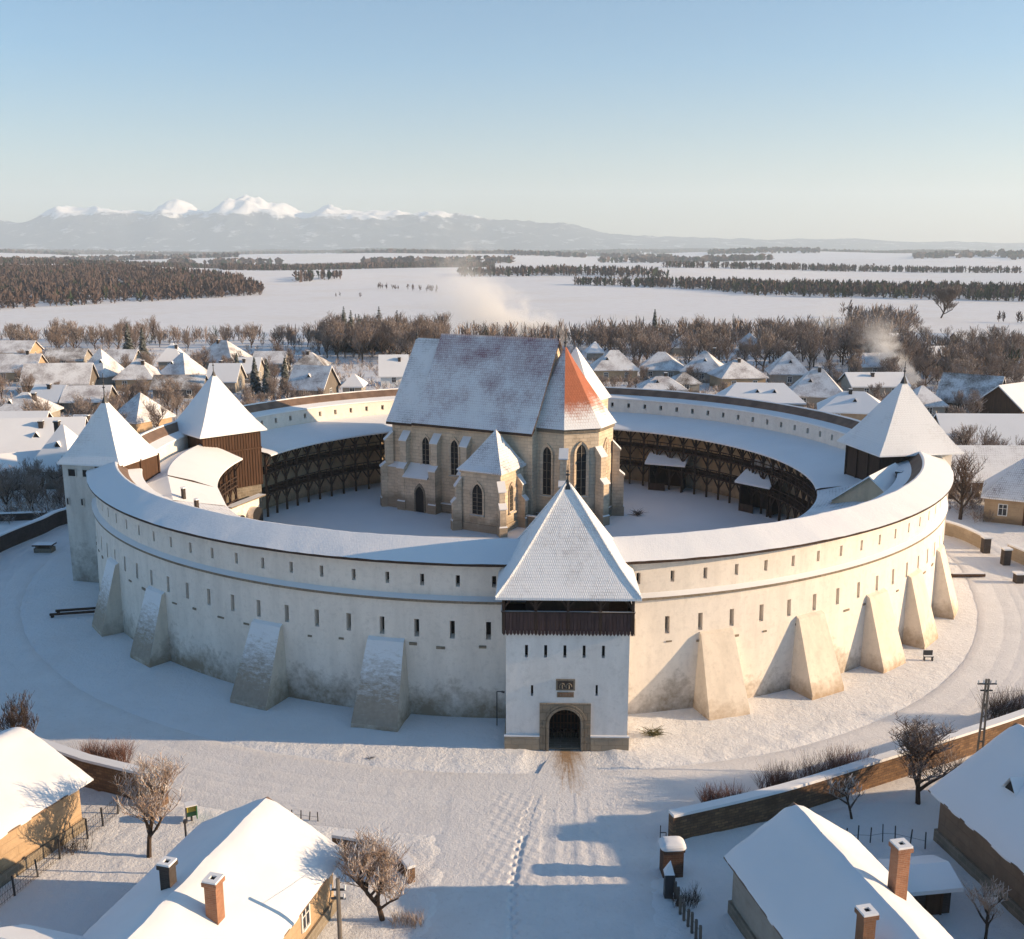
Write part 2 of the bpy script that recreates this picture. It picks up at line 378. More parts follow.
# village street: ruts along it and one line of footprints sunk into the snow
prints = []; fx, fy = .05, 27.0
while fy < 50:
    sidef = 1 if len(prints) % 2 else -1
    prints.append((-.35+.05*(fy-30)+.25*sin(fy*.4)+.13*sidef, fy)); fy += .34
pxs = axis([(-4.4, -1.4, .3), (-1.4, 1.4, .07), (1.4, 7.9, .18)]); pys = axis([(24, 52.6, .09)])
PX, PY = np.meshgrid(np.array(pxs), np.array(pys)); PX = PX+.05*(PY-45)
PZ = np.full_like(PX, .066)
for c, w, dpt in ((.0, .13, .05), (1.35, .13, .06), (1.75, .12, .04), (2.6, .13, .05), (3.1, .12, .06), (4.0, .13, .05), (4.9, .12, .04), (5.6, .12, .04)):
    cv = np.clip((PY-42)/14, 0, 1)**1.6; PZ -= dpt*np.exp(-((PX-(c*(1-cv)+(3.4+(c-2.6)*.28)*cv)-.10*np.sin(PY*.3+c))/w)**2)
for a, b in prints: PZ -= .10*np.exp(-(((PX-a)/.10)**2+((PY-b)/.15)**2)**2)
PZ += .012*np.sin(PX*9+PY*1.3)*np.sin(PY*5-PX*2)+.008*np.sin(PY*17+PX*11)
tx = np.clip(np.minimum((PX-PX.min(axis=1, keepdims=True)), PX.max(axis=1, keepdims=True)-PX)/.8, 0, 1); ty = np.clip((PY.max()-PY)/1.5, 0, 1); tt_ = tx*tx*(3-2*tx)*ty
PZ = PZ*tt_
ii = np.arange(PX.size).reshape(PX.shape)
o = numpy_mesh('village_street', np.stack([PX, PY, PZ], -1).reshape(-1, 3), np.stack([ii[:-1,:-1], ii[:-1,1:], ii[1:,1:], ii[1:,:-1]], -1).reshape(-1, 4), ['road'])
o.data.shade_smooth(); tag(o, kind='structure')
def mat_mud():
    m, nt, bs = nodes('muddy_tracks'); tc = N(nt, 'ShaderNodeUVMap').outputs[0]; uv = zof(nt, tc); p = wpos(nt)
    st = noi(nt, 1, 6, stretch(nt, tc, (15, 1.6, 1)), .8, 1.2)
    k = math_(nt, 'SUBTRACT', math_(nt, 'ADD', st, math_(nt, 'MULTIPLY', noi(nt, 3, 4, p), .3)), math_(nt, 'MULTIPLY', uv[1], .55))
    k = math_(nt, 'SUBTRACT', k, math_(nt, 'MULTIPLY', math_(nt, 'ABSOLUTE', math_(nt, 'SUBTRACT', uv[0], .5)), .8))
    base = mixc(nt, ramp(nt, noi(nt, .5, 5, p), .35, .7), (.76, .755, .76), (.70, .695, .70)); base = mixc(nt, ramp(nt, noi(nt, 3.5, 6, p, .75), .55, .8), base, (.58, .56, .55))
    c = mixc(nt, ramp(nt, k, .16, .50), base, (.34, .23, .14))
    nt.links.new(c, bs.inputs['Base Color']); bs.inputs['Roughness'].default_value = .75
    b = bump(nt, bs, noi(nt, .5, 5, p), .4, .1); b = bump(nt, bs, noi(nt, 3, 5, p, .7), .5, .08, b); b = bump(nt, bs, noi(nt, 9, 5, p, .7), .7, .06, b); bump(nt, bs, st, .3, .05, b); return m
M['mud'] = mat_mud()
b = MB()
for j in range(12):
    y0, y1 = 57.2-j*.62, 57.2-(j+1)*.62
    for i in range(16):
        q = []
        for (ti, yy) in ((i, y1), (i+1, y1), (i+1, y0), (i, y0)):
            w = .9+.30*max(0, 56.6-yy)**1.05; zz = .054 if yy < 54.9 else -.02+.0
            q.append((3.4+(ti/16-.5)*2*w, yy, zz))
        b.poly(q, 0, [(i/16, (j+1)/12), ((i+1)/16, (j+1)/12), ((i+1)/16, j/12), (i/16, j/12)])
tag(b.build('muddy_track', 'mud'), kind='structure')
b = MB(); n = 96                       # courtyard
b.poly([P(37, i*360/n, .06) for i in range(n)], 0); tag(b.build('courtyard_ground', 'yard'), kind='structure')

# ------------------------------------------------------------------ ring sweeps
def sweep(b, prof, t0, t1, step=1.0, mats=None, cap=True, skip=None):
    "revolve an open profile [(r, z)] (outward side first, going up) round the fortress centre"
    n = max(1, round(abs(t1-t0)/step)); L = [0]
    for i in range(1, len(prof)): L.append(L[-1]+sqrt((prof[i][0]-prof[i-1][0])**2+(prof[i][1]-prof[i-1][1])**2))
    for i in range(n):
        a, c = t0+(t1-t0)*i/n, t0+(t1-t0)*(i+1)/n
        for k in range(len(prof)-1):
            (r0, z0), (r1, z1) = prof[k], prof[k+1]; u0, u1 = R(a)*41, R(c)*41
            b.poly([P(r0, a, z0), P(r0, c, z0), P(r1, c, z1), P(r1, a, z1)], mats[k] if mats else 0, [(u0, L[k]), (u1, L[k]), (u1, L[k+1]), (u0, L[k+1])])
    if cap:
        b.poly([P(r, t0, z) for r, z in prof][::-1], mats[-1] if mats else 0)
        b.poly([P(r, t1, z) for r, z in prof], mats[-1] if mats else 0)
def slit_band(b, r, z0, z1, t0, t1, slits, step=1.0, rt=None):
    "wall face with real openings; slits = [(theta, half width in degrees, z low, z high)]"
    rt = r if rt is None else rt
    rr = lambda z: r+(rt-r)*(z-z0)/(z1-z0)
    cuts = {round(t0+(t1-t0)*i/round((t1-t0)/step), 4): None for i in range(round((t1-t0)/step)+1)}
    ts = [t for t in cuts if not any(abs(t-s[0]) < s[1]+.25 for s in slits)]
    ts += [s[0]-s[1] for s in slits]+[s[0]+s[1] for s in slits]; ts.sort()
    for a, c in zip(ts[:-1], ts[1:]):
        h = [s for s in slits if abs((a+c)/2-s[0]) < .01 and abs(c-a-2*s[1]) < .01]
        rows = [(z0, h[0][2]), (h[0][3], z1)] if h else [(z0, z1)]
        for za, zb in rows:
            u0, u1 = R(a)*41, R(c)*41
            b.poly([P(rr(za), a, za), P(rr(za), c, za), P(rr(zb), c, zb), P(rr(zb), a, zb)], 0, [(u0, za), (u1, za), (u1, zb), (u0, zb)])
def slit_part(name, parent, r, s, depth=.45, mats=('plaster', 'dark'), arch=False):
    t, hw, za, zb = s; b = MB(); r2 = r-depth; a, c = t-hw, t+hw
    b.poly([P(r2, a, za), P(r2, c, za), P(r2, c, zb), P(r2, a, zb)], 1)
    b.poly([P(r, a, za), P(r, c, za), P(r2, c, za+.1), P(r2, a, za+.1)], 0)
    b.poly([P(r, a, zb), P(r2, a, zb), P(r2, c, zb), P(r, c, zb)], 0)
    b.poly([P(r, a, za), P(r2, a, za), P(r2, a, zb), P(r, a, zb)], 0)
    b.poly([P(r, c, za), P(r, c, zb), P(r2, c, zb), P(r2, c, za)], 0)
    return b.build(name, list(mats), parent)
fw = thing('fortress_wall', 'round whitewashed fortress wall with two rows of slits under a snowy ring roof', 'fortress wall', (0,0,0))
ups = [(-168.5+i*3.3, .19, 8.9, 9.68) for i in range(50)]
los = [(-169+i*3.3, .23, 5.45, 6.65) for i in range(50)]
ups = [s for s in ups if abs(s[0]+86.2) > 6.2]; los = [s for s in los if abs(s[0]+86.2) > 6.2]
b = MB()
slit_band(b, 41.22, 0, 8.0, -360, 0, los, 1.5, 41.0)
slit_band(b, 40.8, 8.22, 10.6, -360, 0, ups, 1.5)
b.build('wall', 'plaster', fw, smooth=True)
for s in ups: slit_part('arrow_slit', fw, 40.8, s)
for s in los: slit_part('arrow_slit', fw, 41.04, s, .6)
rc = random.Random(4)
for i in range(46):
    th_ = -166+i*3.45+rc.uniform(-.5, .5)
    if abs(th_+86.2) < 6.2: continue
    b = MB(); z_ = 4.75+rc.uniform(-.12, .12); w_ = rc.uniform(.14, .3); h_ = rc.uniform(.1, .2)
    def Tq(p, th_=th_, z_=z_): return P(41.08+p[1], th_+math.degrees(p[0]/41), z_+p[2])
    b.box(-w_, w_, -.05, .06, 0, h_, 0, T=Tq); b.build('putlog_mark', 'arch_stone', fw)  # proud stone block stands in for a putlog hole
b = MB(); sweep(b, [(41.0, 7.84), (41.2, 7.9), (41.22, 8.08), (40.79, 8.3)], -360, 0, 1.5, [2, 2, 1], cap=False)
b.build('string_course', ['plaster', 'snow_soft', 'arch_stone'], fw, smooth=True)
b = MB(); sweep(b, [(40.7, 10.52), (41.42, 10.48), (41.45, 10.66), (40.9, 10.9), (40.2, 11.17), (39.6, 11.41), (39.0, 11.64), (38.85, 11.62), (38.8, 11.5)], -360, 0, .6, [1, 1, 0, 0, 0, 0, 0, 0], cap=False)
ro = b.build('roof', ['ring_snow', 'wood'], fw, smooth=True)
for v in ro.data.vertices:                      # the snow lies unevenly and its lip wanders
    dx, dy = v.co.x-CX, v.co.y-CY; r_ = sqrt(dx*dx+dy*dy); n_ = noise.noise(Vector((v.co.x*.45, v.co.y*.45, 0)))*.6+noise.noise(Vector((v.co.x*1.3, v.co.y*1.3, 3)))*.4
    if v.co.z > 10.6:
        v.co.z += .07*n_
        if r_ > 41.4: k_ = 1+(n_*.10)/r_; v.co.x = CX+dx*k_; v.co.y = CY+dy*k_; v.co.z += .03*n_
b = MB(); sweep(b, [(38.83, 11.53), (38.0, 10.85), (37.95, 10.7), (38.2, 10.7)], -360, 0, 1.5, [0, 0, 0], cap=False)
b.build('inner_roof_slope', ['ring_tile'], fw, smooth=True)
inner = [(8+i*3.6, .3, 9.1, 9.75) for i in range(43)]
b = MB(); sweep(b, [(38.1, 10.78), (36.82, 10.42), (36.78, 10.28)], -360, 0, 1.5, [1, 1], cap=False)
ts = [s for s in inner]
b2 = MB()
cutsets = ts
# inner parapet face looks towards the courtyard
tt = sorted({round(-360+i*1.5, 3) for i in range(241)}-{round(-360+i*1.5, 3) for i in range(241) if any(abs(((-360+i*1.5) % 360)-s[0]) < s[1]+.25 for s in ts)})
tt = sorted([t % 360 for t in tt]+[s[0]-s[1] for s in ts]+[s[0]+s[1] for s in ts]); tt.append(tt[0]+360)
for a, c in zip(tt[:-1], tt[1:]):
    h = [s for s in ts if abs((a+c)/2-s[0]) < .01]
    for za, zb in ([(7.2, h[0][2]), (h[0][3], 10.4)] if h else [(7.2, 10.4)]):
        b2.poly([P(36.9, c, za), P(36.9, a, za), P(36.9, a, zb), P(36.9, c, zb)], 0)
b2.build('inner_parapet', 'plaster', fw, smooth=True)
for s in ts: slit_part('loophole', fw, 36.9, s, -.4)
b.build('inner_ledge', ['plaster', 'snow_soft'], fw, smooth=True)
# buttresses
def buttress(th, w, out, ztop, mat='buttress', snowy=True):
    b = MB(); hw = w/2; r0 = 41.0; c, s = cos(R(th)), sin(R(th)); ox, oy, _ = P(0, th)
    def T(r, t, z): return (ox+c*r-s*t, oy+s*r+c*t, z)
    pr_ = [(r0-.3, 0), (r0+out, 0), (r0+out, .35), (r0+.35, ztop), (r0-.3, ztop+.35)]
    hws = [hw*1.06, hw*1.06, hw*1.04, hw*.84, hw*.82]
    n = len(pr_)
    for k in range(1, n-1):
        (ra, za), (rb, zb) = pr_[k], pr_[k+1]; wa, wb = hws[k], hws[k+1]
        b.poly([T(ra, -wa, za), T(ra, wa, za), T(rb, wb, zb), T(rb, -wb, zb)], 1 if (k >= 2 and snowy) else 0)
    b.poly([T(p[0], -q, p[1]) for p, q in zip(pr_, hws)][:], 0)
    b.poly([T(p[0], q, p[1]) for p, q in zip(pr_, hws)][::-1], 0)
    return b.build('buttress', [mat, 'buttress_snow' if snowy else mat], fw)
def mat_butt_snow():
    m, nt, bs = nodes('buttress_front_snow'); p = wpos(nt); z = zof(nt, p)[2]
    k = math_(nt, 'ADD', noi(nt, 1.6, 8, stretch(nt, p, (1, 1, 3.2)), .85), math_(nt, 'MULTIPLY', math_(nt, 'SUBTRACT', z, 2.9), .11))
    f = ramp(nt, k, .38, .66); c = mixc(nt, noi(nt, 4, 5, p), (.46, .39, .31), (.27, .225, .18))
    nt.links.new(mixc(nt, f, c, SNOW), bs.inputs['Base Color']); bs.inputs['Roughness'].default_value = .85
    bump(nt, bs, noi(nt, 5, 5, p, .7), .6, .05); return m
M['buttress_snow'] = mat_butt_snow()
M['buttress_sun'] = mat_plaster('buttress_sunlit_plaster', (.80, .71, .60), (.36, .26, .17), 2.6, .2)  # lighter copy for the bare right buttresses, sunlight put into the colour
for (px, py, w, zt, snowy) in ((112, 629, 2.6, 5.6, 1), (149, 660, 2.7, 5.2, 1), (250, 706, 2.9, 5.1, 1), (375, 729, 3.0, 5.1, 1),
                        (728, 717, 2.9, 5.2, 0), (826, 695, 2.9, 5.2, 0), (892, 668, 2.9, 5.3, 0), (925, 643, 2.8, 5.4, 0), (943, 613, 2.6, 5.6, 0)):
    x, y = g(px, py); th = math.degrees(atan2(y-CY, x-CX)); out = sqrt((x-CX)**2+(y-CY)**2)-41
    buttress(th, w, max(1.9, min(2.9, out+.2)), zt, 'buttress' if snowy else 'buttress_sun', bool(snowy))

# ------------------------------------------------------------------ towers
def flared_roof(b, hx, hy, z0, z1, over=.6, apex=(0, 0), m=0, mu=1, n=5, th=.14, pull=.22):
    "four-sided roof with a bell-cast foot"
    L = []
    for i in range(n+1):
        t = i/n; k = (1-t)**1.0*.93+.07*(1-t)**7
        if i == 0: k = 1.0
        L.append((k, z0+(z1-z0)*t))
    def ring(k, z): return [(apex[0]*(1-k)+sx*(hx+over)*k, apex[1]*(1-k)+sy*(hy+over)*k, z) for sx, sy in ((-1,-1), (1,-1), (1,1), (-1,1))]
    for (k0, a), (k1, c) in zip(L[:-1], L[1:]):
        A, B = ring(k0, a), ring(k1, c)
        for i in range(4):
            j = (i+1) % 4
            if k1 < 1e-6: b.poly([A[i], A[j], B[i]], m)
            else: b.poly([A[i], A[j], B[j], B[i]], m)
    A = ring(1, z0); B = ring(1, z0-th)
    for i in range(4): j = (i+1) % 4; b.poly([B[i], B[j], A[j], A[i]], m)
    b.poly(B[::-1], mu)
def finial(parent, z, h=1.3, s=1.0, cross=False):
    b = MB(); b.beam((0,0,z-.5*s), (0,0,z+.15*s), .75*s, n=6, w2=.2*s); b.beam((0,0,z+.1), (0,0,z+h), .14*s, n=6, w2=.05)
    for k, q in ((.42, .22), (.62, .16)):
        b.beam((0,0,z+h*k-q*.5*s), (0,0,z+h*k), .05, n=6, w2=q*1.6*s); b.beam((0,0,z+h*k), (0,0,z+h*k+q*.5*s), q*1.6*s, n=6, w2=.05)
    if cross: b.beam((-.3,0,z+h*.8), (.3,0,z+h*.8), .06)
    return b.build('finial', 'metal', parent)
def arch_pts(w, hs, kind='round', n=10, cx=0, z0=0):
    "outline from foot left over the arch to foot right, hs = springing height"
    out = [(cx-w/2, z0)]
    for i in range(n+1):
        t = i/n
        if kind == 'round': a = pi-pi*t; out.append((cx+w/2*cos(a), z0+hs+w/2*sin(a)))
        else:
            if t <= .5: a = pi-(t*2)*R(60); out.append((cx+w/2+w*cos(a), z0+hs+w*sin(a)))
            else: a = (1-t)*2*R(60); out.append((cx-w/2+w*cos(a), z0+hs+w*sin(a)))
    out.append((cx+w/2, z0)); return out
def panel_with_arch(b, x0, x1, z0, z1, op, y=0.0, depth=.3, m=0, mr=0, back=None):
    "flat wall at local y, facing -y, with an arched opening; reveals run to y+depth"
    n = len(op); mid = n//2
    b.poly([(x0, y, z0), (op[0][0], y, z0), (op[0][0], y, op[0][1]), *[(p[0], y, p[1]) for p in op[1:mid+1]], (op[mid][0], y, z1), (x0, y, z1)] if op[0][1] <= z0 else
           [(x0, y, z0), (op[mid][0], y, z0), (op[mid][0], y, op[0][1]), *[(p[0], y, p[1]) for p in op[0:mid+1]], (op[mid][0], y, z1), (x0, y, z1)], m)
    b.poly([(x1, y, z0), (x1, y, z1), (op[mid][0], y, z1), *[(p[0], y, p[1]) for p in op[mid:]]] if op[0][1] <= z0 else
           [(x1, y, z0), (x1, y, z1), (op[mid][0], y, z1), *[(p[0], y, p[1]) for p in op[mid:]], (op[mid][0], y, op[-1][1]), (op[mid][0], y, z0)], m)
    for p, q in zip(op[:-1], op[1:]): b.poly([(p[0], y, p[1]), (p[0], y+depth, p[1]), (q[0], y+depth, q[1]), (q[0], y, q[1])], mr)
    if back is not None: b.poly([(p[0], y+depth, p[1]) for p in op][::-1], back)
def arch_ring(b, w, hs, t, kind, cx=0, z0=0, y=0, proud=.06, m=0, n=10):
    A = arch_pts(w, hs, kind, n, cx, z0); B = arch_pts(w+2*t, hs, kind, n, cx, z0)
    for i in range(len(A)-1):
        b.poly([(A[i][0], y-proud, A[i][1]), (B[i][0], y-proud, B[i][1]), (B[i+1][0], y-proud, B[i+1][1]), (A[i+1][0], y-proud, A[i+1][1])][::-1], m)
        b.poly([(B[i][0], y-proud, B[i][1]), (B[i][0], y+.05, B[i][1]), (B[i+1][0], y+.05, B[i+1][1]), (B[i+1][0], y-proud, B[i+1][1])][::-1], m)
        b.poly([(A[i][0], y-proud, A[i][1]), (A[i][0], y+.05, A[i][1]), (A[i+1][0], y+.05, A[i+1][1]), (A[i+1][0], y-proud, A[i+1][1])], m)

gt = thing('gate_tower', 'square white gate tower with arched gateway, dark plank gallery and steep snowy roof', 'gate tower', (3.45, 60.35, 0), R(-1.5))
hw = 3.72; Y0 = -3.75
b = MB()
b.poly([(-hw,Y0,.9),(-hw,Y0,7.7),(-hw,3.6,7.7),(-hw,3.6,.9)][::-1], 0); b.poly([(hw,Y0,.9),(hw,3.6,.9),(hw,3.6,7.7),(hw,Y0,7.7)], 0)
b.poly([(-hw,3.6,0),(-hw,3.6,7.7),(hw,3.6,7.7),(hw,3.6,0)], 0)
# front with slit openings and gateway
op = arch_pts(1.95, 1.75, 'round', 12, -.1, 0)
slx = [(-2.48+i*1.16, 6.05, 6.85, .09) for i in range(5)]+[(-2.13, 3.55, 4.25, .07), (1.8, 3.6, 4.3, .07)]
panel_with_arch(b, -hw, hw, 0, 3.4, op, Y0, 2.6, 0, 2, 1)
def rect_holes(b, x0, x1, z0, z1, holes, y, m=0):
    xs_ = sorted({x0, x1, *[h[0]-h[3] for h in holes], *[h[0]+h[3] for h in holes]})
    for a, c in zip(xs_[:-1], xs_[1:]):
        hs = [h for h in holes if abs((a+c)/2-h[0]) < 1e-4]
        for za, zb in ([(z0, hs[0][1]), (hs[0][2], z1)] if hs else [(z0, z1)]): b.poly([(a,y,za),(c,y,za),(c,y,zb),(a,y,zb)], m)
rect_holes(b, -hw, hw, 3.4, 4.6, slx[5:], Y0); rect_holes(b, -hw, hw, 4.6, 7.7, slx[:5], Y0)
b.build('wall', ['plaster_white', 'dark', 'stone'], gt)
for x, za, zb, w in slx:
    q = MB(); y1 = Y0+.4
    q.poly([(x-w,y1,za),(x+w,y1,za),(x+w,y1,zb),(x-w,y1,zb)], 1); q.poly([(x-w,Y0,za),(x-w,y1,za),(x-w,y1,zb),(x-w,Y0,zb)], 0)
    q.poly([(x+w,Y0,za),(x+w,Y0,zb),(x+w,y1,zb),(x+w,y1,za)], 0); q.poly([(x-w,Y0,za),(x+w,Y0,za),(x+w,y1,za),(x-w,y1,za)], 0)
    q.poly([(x-w,Y0,zb),(x-w,y1,zb),(x+w,y1,zb),(x+w,Y0,zb)], 0); q.build('arrow_slit', ['plaster_white', 'dark'], gt)
for x0, x1 in ((-hw-.1, -1.68), (1.48, hw+.1)):
    q = MB(); q.box(x0, x1, Y0-.13, Y0+.3, 0, .92, 0); q.box(x0-.02, x1+.02, Y0-.16, Y0+.02, .92, 1.0, 1); q.build('plinth', ['church', 'snow_soft'], gt)
for sx in (-1, 1):
    q = MB(); a_, b_ = sorted((sx*hw, sx*(hw+.1))); q.box(a_, b_, Y0+.3, 3.6, 0, .92, 0); q.build('plinth', ['church'], gt)
q = MB(); op2 = arch_pts(1.97, 1.75, 'round', 12, -.1, 0)
panel_with_arch(q, -1.66, 1.46, 0, 3.1, op2, Y0-.1, .12, 0, 0)
q.poly([(-1.66,Y0-.1,0),(-1.66,Y0-.1,3.1),(-1.66,Y0,3.1),(-1.66,Y0,0)], 0); q.poly([(1.46,Y0-.1,0),(1.46,Y0,0),(1.46,Y0,3.1),(1.46,Y0-.1,3.1)], 0)
q.poly([(-1.66,Y0-.1,3.1),(1.46,Y0-.1,3.1),(1.46,Y0,3.1),(-1.66,Y0,3.1)], 0)
arch_ring(q, 1.99, 1.75, .16, 'round', -.1, 0, Y0-.1, .08, 0, 12); arch_ring(q, 2.42, 1.75, .12, 'round', -.1, 0, Y0-.1, .04, 0, 12)
for x in (-1.5, 1.3): q.box(x-.14, x+.14, Y0-.16, Y0-.1, 1.6, 1.75, 0)
q.build('arch_surround', 'arch_stone', gt)
q = MB(); q.box(-1.07, .87, Y0+.02, Y0+2.6, .02, .1, 0); q.build('threshold', 'stone', gt)
q = MB()
for i in range(9): x = -.1-.9+i*.22; q.beam((x, Y0+1.4, .05), (x, Y0+1.4, 1.5+sqrt(max(.05, .93**2-(x+.1)**2))), .07)
for z in (.5, 1.1, 1.7, 2.2): q.beam((-1.0, Y0+1.4, z), (.8, Y0+1.4, z), .06)
q.build('gate', 'wood', gt)
# relief panels over the gateway (plain carved stone field with a low beast-like relief and an illegible inscription band)
q = MB(); q.box(-.68, .48, Y0-.06, Y0-.005, 3.95, 4.68, 0); q.box(-.58, .38, Y0-.085, Y0-.06, 4.05, 4.58, 1)
for cx_, s_ in ((-.3, -1), (.1, 1)):
    for k in range(7): a = pi*k/6; q.beam((cx_+.17*cos(a), Y0-.1, 4.22+.2*sin(a)), (cx_+.17*cos(a+pi/6), Y0-.1, 4.22+.2*sin(a+pi/6)), .07, 0, 5)
    q.beam((cx_, Y0-.1, 4.1), (cx_, Y0-.1, 4.34), .1, 0, 5)
q.build('relief_panel', ['arch_stone', 'brick_dark'], gt)
q = MB(); q.box(-.62, .42, Y0-.05, Y0-.005, 3.5, 3.84, 0); q.box(-.54, .34, Y0-.07, Y0-.05, 3.56, 3.78, 1)
for k in range(9): q.box(-.5+k*.09, -.46+k*.09, Y0-.085, Y0-.07, 3.6, 3.74, 0)
q.build('inscription_panel', ['arch_stone', 'brick'], gt)
# plank gallery
G = hw+.22; gy0, gy1 = Y0-.22, 3.9; zb, zt, ze = 7.68, 8.98, 10.02
q = MB()
def planks(p0, p1, q, zb, zt, w=.21, mat=0, tooth=.14):
    p0, p1 = Vector(p0), Vector(p1); L = (p1-p0).length; n = int(L/w); d = (p1-p0)/n; nrm = Vector((d.y, -d.x, 0)).normalized()
    for i in range(n):
        a, c = p0+d*(i+.04), p0+d*(i+.96); o_ = nrm*random.uniform(0, .025); zz = zb+random.uniform(-.02, .02)
        A = [a+o_, c+o_, c+o_-nrm*.05, a+o_-nrm*.05]
        m_ = (a+c)/2+o_
        q.poly([(*A[0].xy, zz), (*m_.xy, zz-tooth), (*A[1].xy, zz), (*A[1].xy, zt), (*A[0].xy, zt)], mat)
        for k in range(1, 4): u, v_ = A[k], A[(k+1) % 4]; q.poly([(*u.xy, zz), (*v_.xy, zz), (*v_.xy, zt), (*u.xy, zt)], mat)
planks((-G, gy0, 0), (G, gy0, 0), q, zb, zt); planks((G, gy0, 0), (G, gy1, 0), q, zb, zt); planks((-G, gy1, 0), (-G, gy0, 0), q, zb, zt)
q.build('planking', 'wood_plank', gt)
q = MB(); q.box(-G+.06, G-.06, gy0+.06, gy1, zb+.15, zb+.3, 0); q.box(-G+1.4, G-1.4, gy0+1.4, gy1-.5, zb+.3, ze, 0); q.build('gallery_floor', 'wood', gt)
q = MB(); q.box(-G-.03, G+.03, gy0-.06, gy0+.08, zt, zt+.1, 0, 1); q.box(G-.05, G+.06, gy0+.08, gy1, zt, zt+.1, 0, 1); q.box(-G-.06, -G+.05, gy0+.08, gy1, zt, zt+.1, 0, 1)
q.box(-G, G, gy0-.02, gy0+.12, ze-.16, ze, 0); q.box(G-.12, G+.02, gy0, gy1, ze-.16, ze, 0); q.box(-G-.02, -G+.12, gy0, gy1, ze-.16, ze, 0); q.build('rail', ['wood', 'snow_soft'], gt)
for i in range(5):
    x = -G+.08+i*(2*G-.16)/4; q = MB(); q.beam((x, gy0+.05, zb), (x, gy0+.05, ze), .17)
    for s_ in (-1, 1):
        if -G < x+s_*.6 < G: q.beam((x, gy0+.05, zt+.25), (x+s_*.55, gy0+.05, ze-.08), .1)
    q.build('post', 'wood', gt)
for x in (-G+.05, G-.05):
    for y in (-1.2, 1.4): q = MB(); q.beam((x, y, zb), (x, y, ze), .16); q.beam((x, y, zt+.2), (x, y+.5, ze-.1), .1); q.build('post', 'wood', gt)
q = MB(); flared_roof(q, G, (gy1-gy0)/2, ze+.02, 16.1, .38, (0, 0), 0, 1, 8)
ro = q.build('roof', ['roof_shingle', 'wood'], gt); ro.location = (0, (gy0+gy1)/2, 0)
q = MB()
for sx, sy in ((-1,-1), (1,-1), (1,1), (-1,1)):
    prev = None
    for i in range(9):
        t = i/8; k = (1-t)*.93+.07*(1-t)**7; p = (sx*(G+.38)*k, sy*((gy1-gy0)/2+.38)*k, ze+.06+(16.1-ze)*t)
        if prev: q.beam(prev, p, .13, n=5)
        prev = p
q.build('hip_ridge', 'roof_shingle', ro)
f = finial(gt, 16.1, 1.1, .9); f.location = (0, (gy0+gy1)/2, 0)

def small_opening(parent, x, z, w, h, y, name='window', depth=.06, rot=0):
    q = MB(); q.box(x-w/2, x+w/2, y-.012, y+.02, z, z+h, 0); q.box(x-w/2-.06, x+w/2+.06, y-depth, y, z-.08, z, 1)
    q.box(x-w/2-.06, x-w/2, y-depth, y, z, z+h, 1); q.box(x+w/2, x+w/2+.06, y-depth, y, z, z+h, 1); q.box(x-w/2-.06, x+w/2+.06, y-depth, y, z+h, z+h+.06, 1)
    o = q.build(name, ['dark', 'plaster_tower'], parent); return o
# left corner tower
ta = thing('corner_tower', 'tall white corner tower standing at the outer left bend of the ring wall', 'corner tower', (-37.45, 91.2, 0), R(-13))
b = MB(); b.box(-2.9, 2.9, -2.95, 2.95, 0, 11.25, 0); b.build('wall', 'plaster_tower', ta)
b = MB(); b.box(3.0, 3.15, -3.02, 3.02, 8.3, 11.3, 0); b.box(.6, 3.0, -3.15, -3.0, 8.3, 11.3, 0)
for y in (-2.9, 0, 2.9): b.beam((3.16, y, 8.3), (3.16, y, 11.3), .2)
b.build('boarding', 'wood_brown', ta)
b = MB(); flared_roof(b, 3.0, 3.0, 11.3, 16.9, .22, (0,0), 0, 1, 8); r_ = b.build('roof', ['roof_shingle_far', 'wood'], ta)
for x in (-1.9, -.4): small_opening(ta, x, 10.1, .75, .65, -3.0)
for x in (-2.6, -1.1, .3): small_opening(ta, x, 7.4, .2, .6, -3.0, 'arrow_slit')
finial(ta, 16.9, 2.3, .9, True)
# inner left tower
tb = thing('inner_tower', 'broad timber-clad tower on the left of the courtyard under a plain snow roof', 'tower', (-33.0, 110.3, 0), R(43))
b = MB(); b.box(-3.3, 3.3, -3.3, 3.3, 0, 4.4, 0); b.build('wall', 'stone', tb)
b = MB(); b.box(-3.4, 3.4, -3.4, 3.4, 4.4, 10.7, 0)
for i in range(21):
    for (p, q_) in (((-3.4+i*.34, -3.41), (0, 0)), ((3.41, -3.4+i*.34), (0, 0))): b.beam((*p, 4.4), (*p, 10.7), .09)
b.beam((-3.45, -3.45, 8.6), (3.45, -3.45, 8.6), .18); b.beam((3.45, -3.45, 8.6), (3.45, 3.45, 8.6), .18)
b.build('boarding', 'wood_brown', tb)
b = MB(); flared_roof(b, 3.4, 3.4, 10.7, 17.0, .6, (0,0), 0, 1, 6); b.build('roof', ['snow_soft', 'wood'], tb)
for i in range(4):
    for zl in (5.3, 7.2):
        q = MB(); y = -2.4+i*1.6; q.box(3.46, 3.5, y-.45, y+.45, zl, zl+1.0, 0); q.build('window', 'dark', tb)
    q = MB(); y = -2.4+i*1.6; q.box(3.46, 3.5, y-.5, y+.5, 9.2, 10.2, 0); q.build('window', 'dark', tb)
finial(tb, 17.0, 1.9, .8)
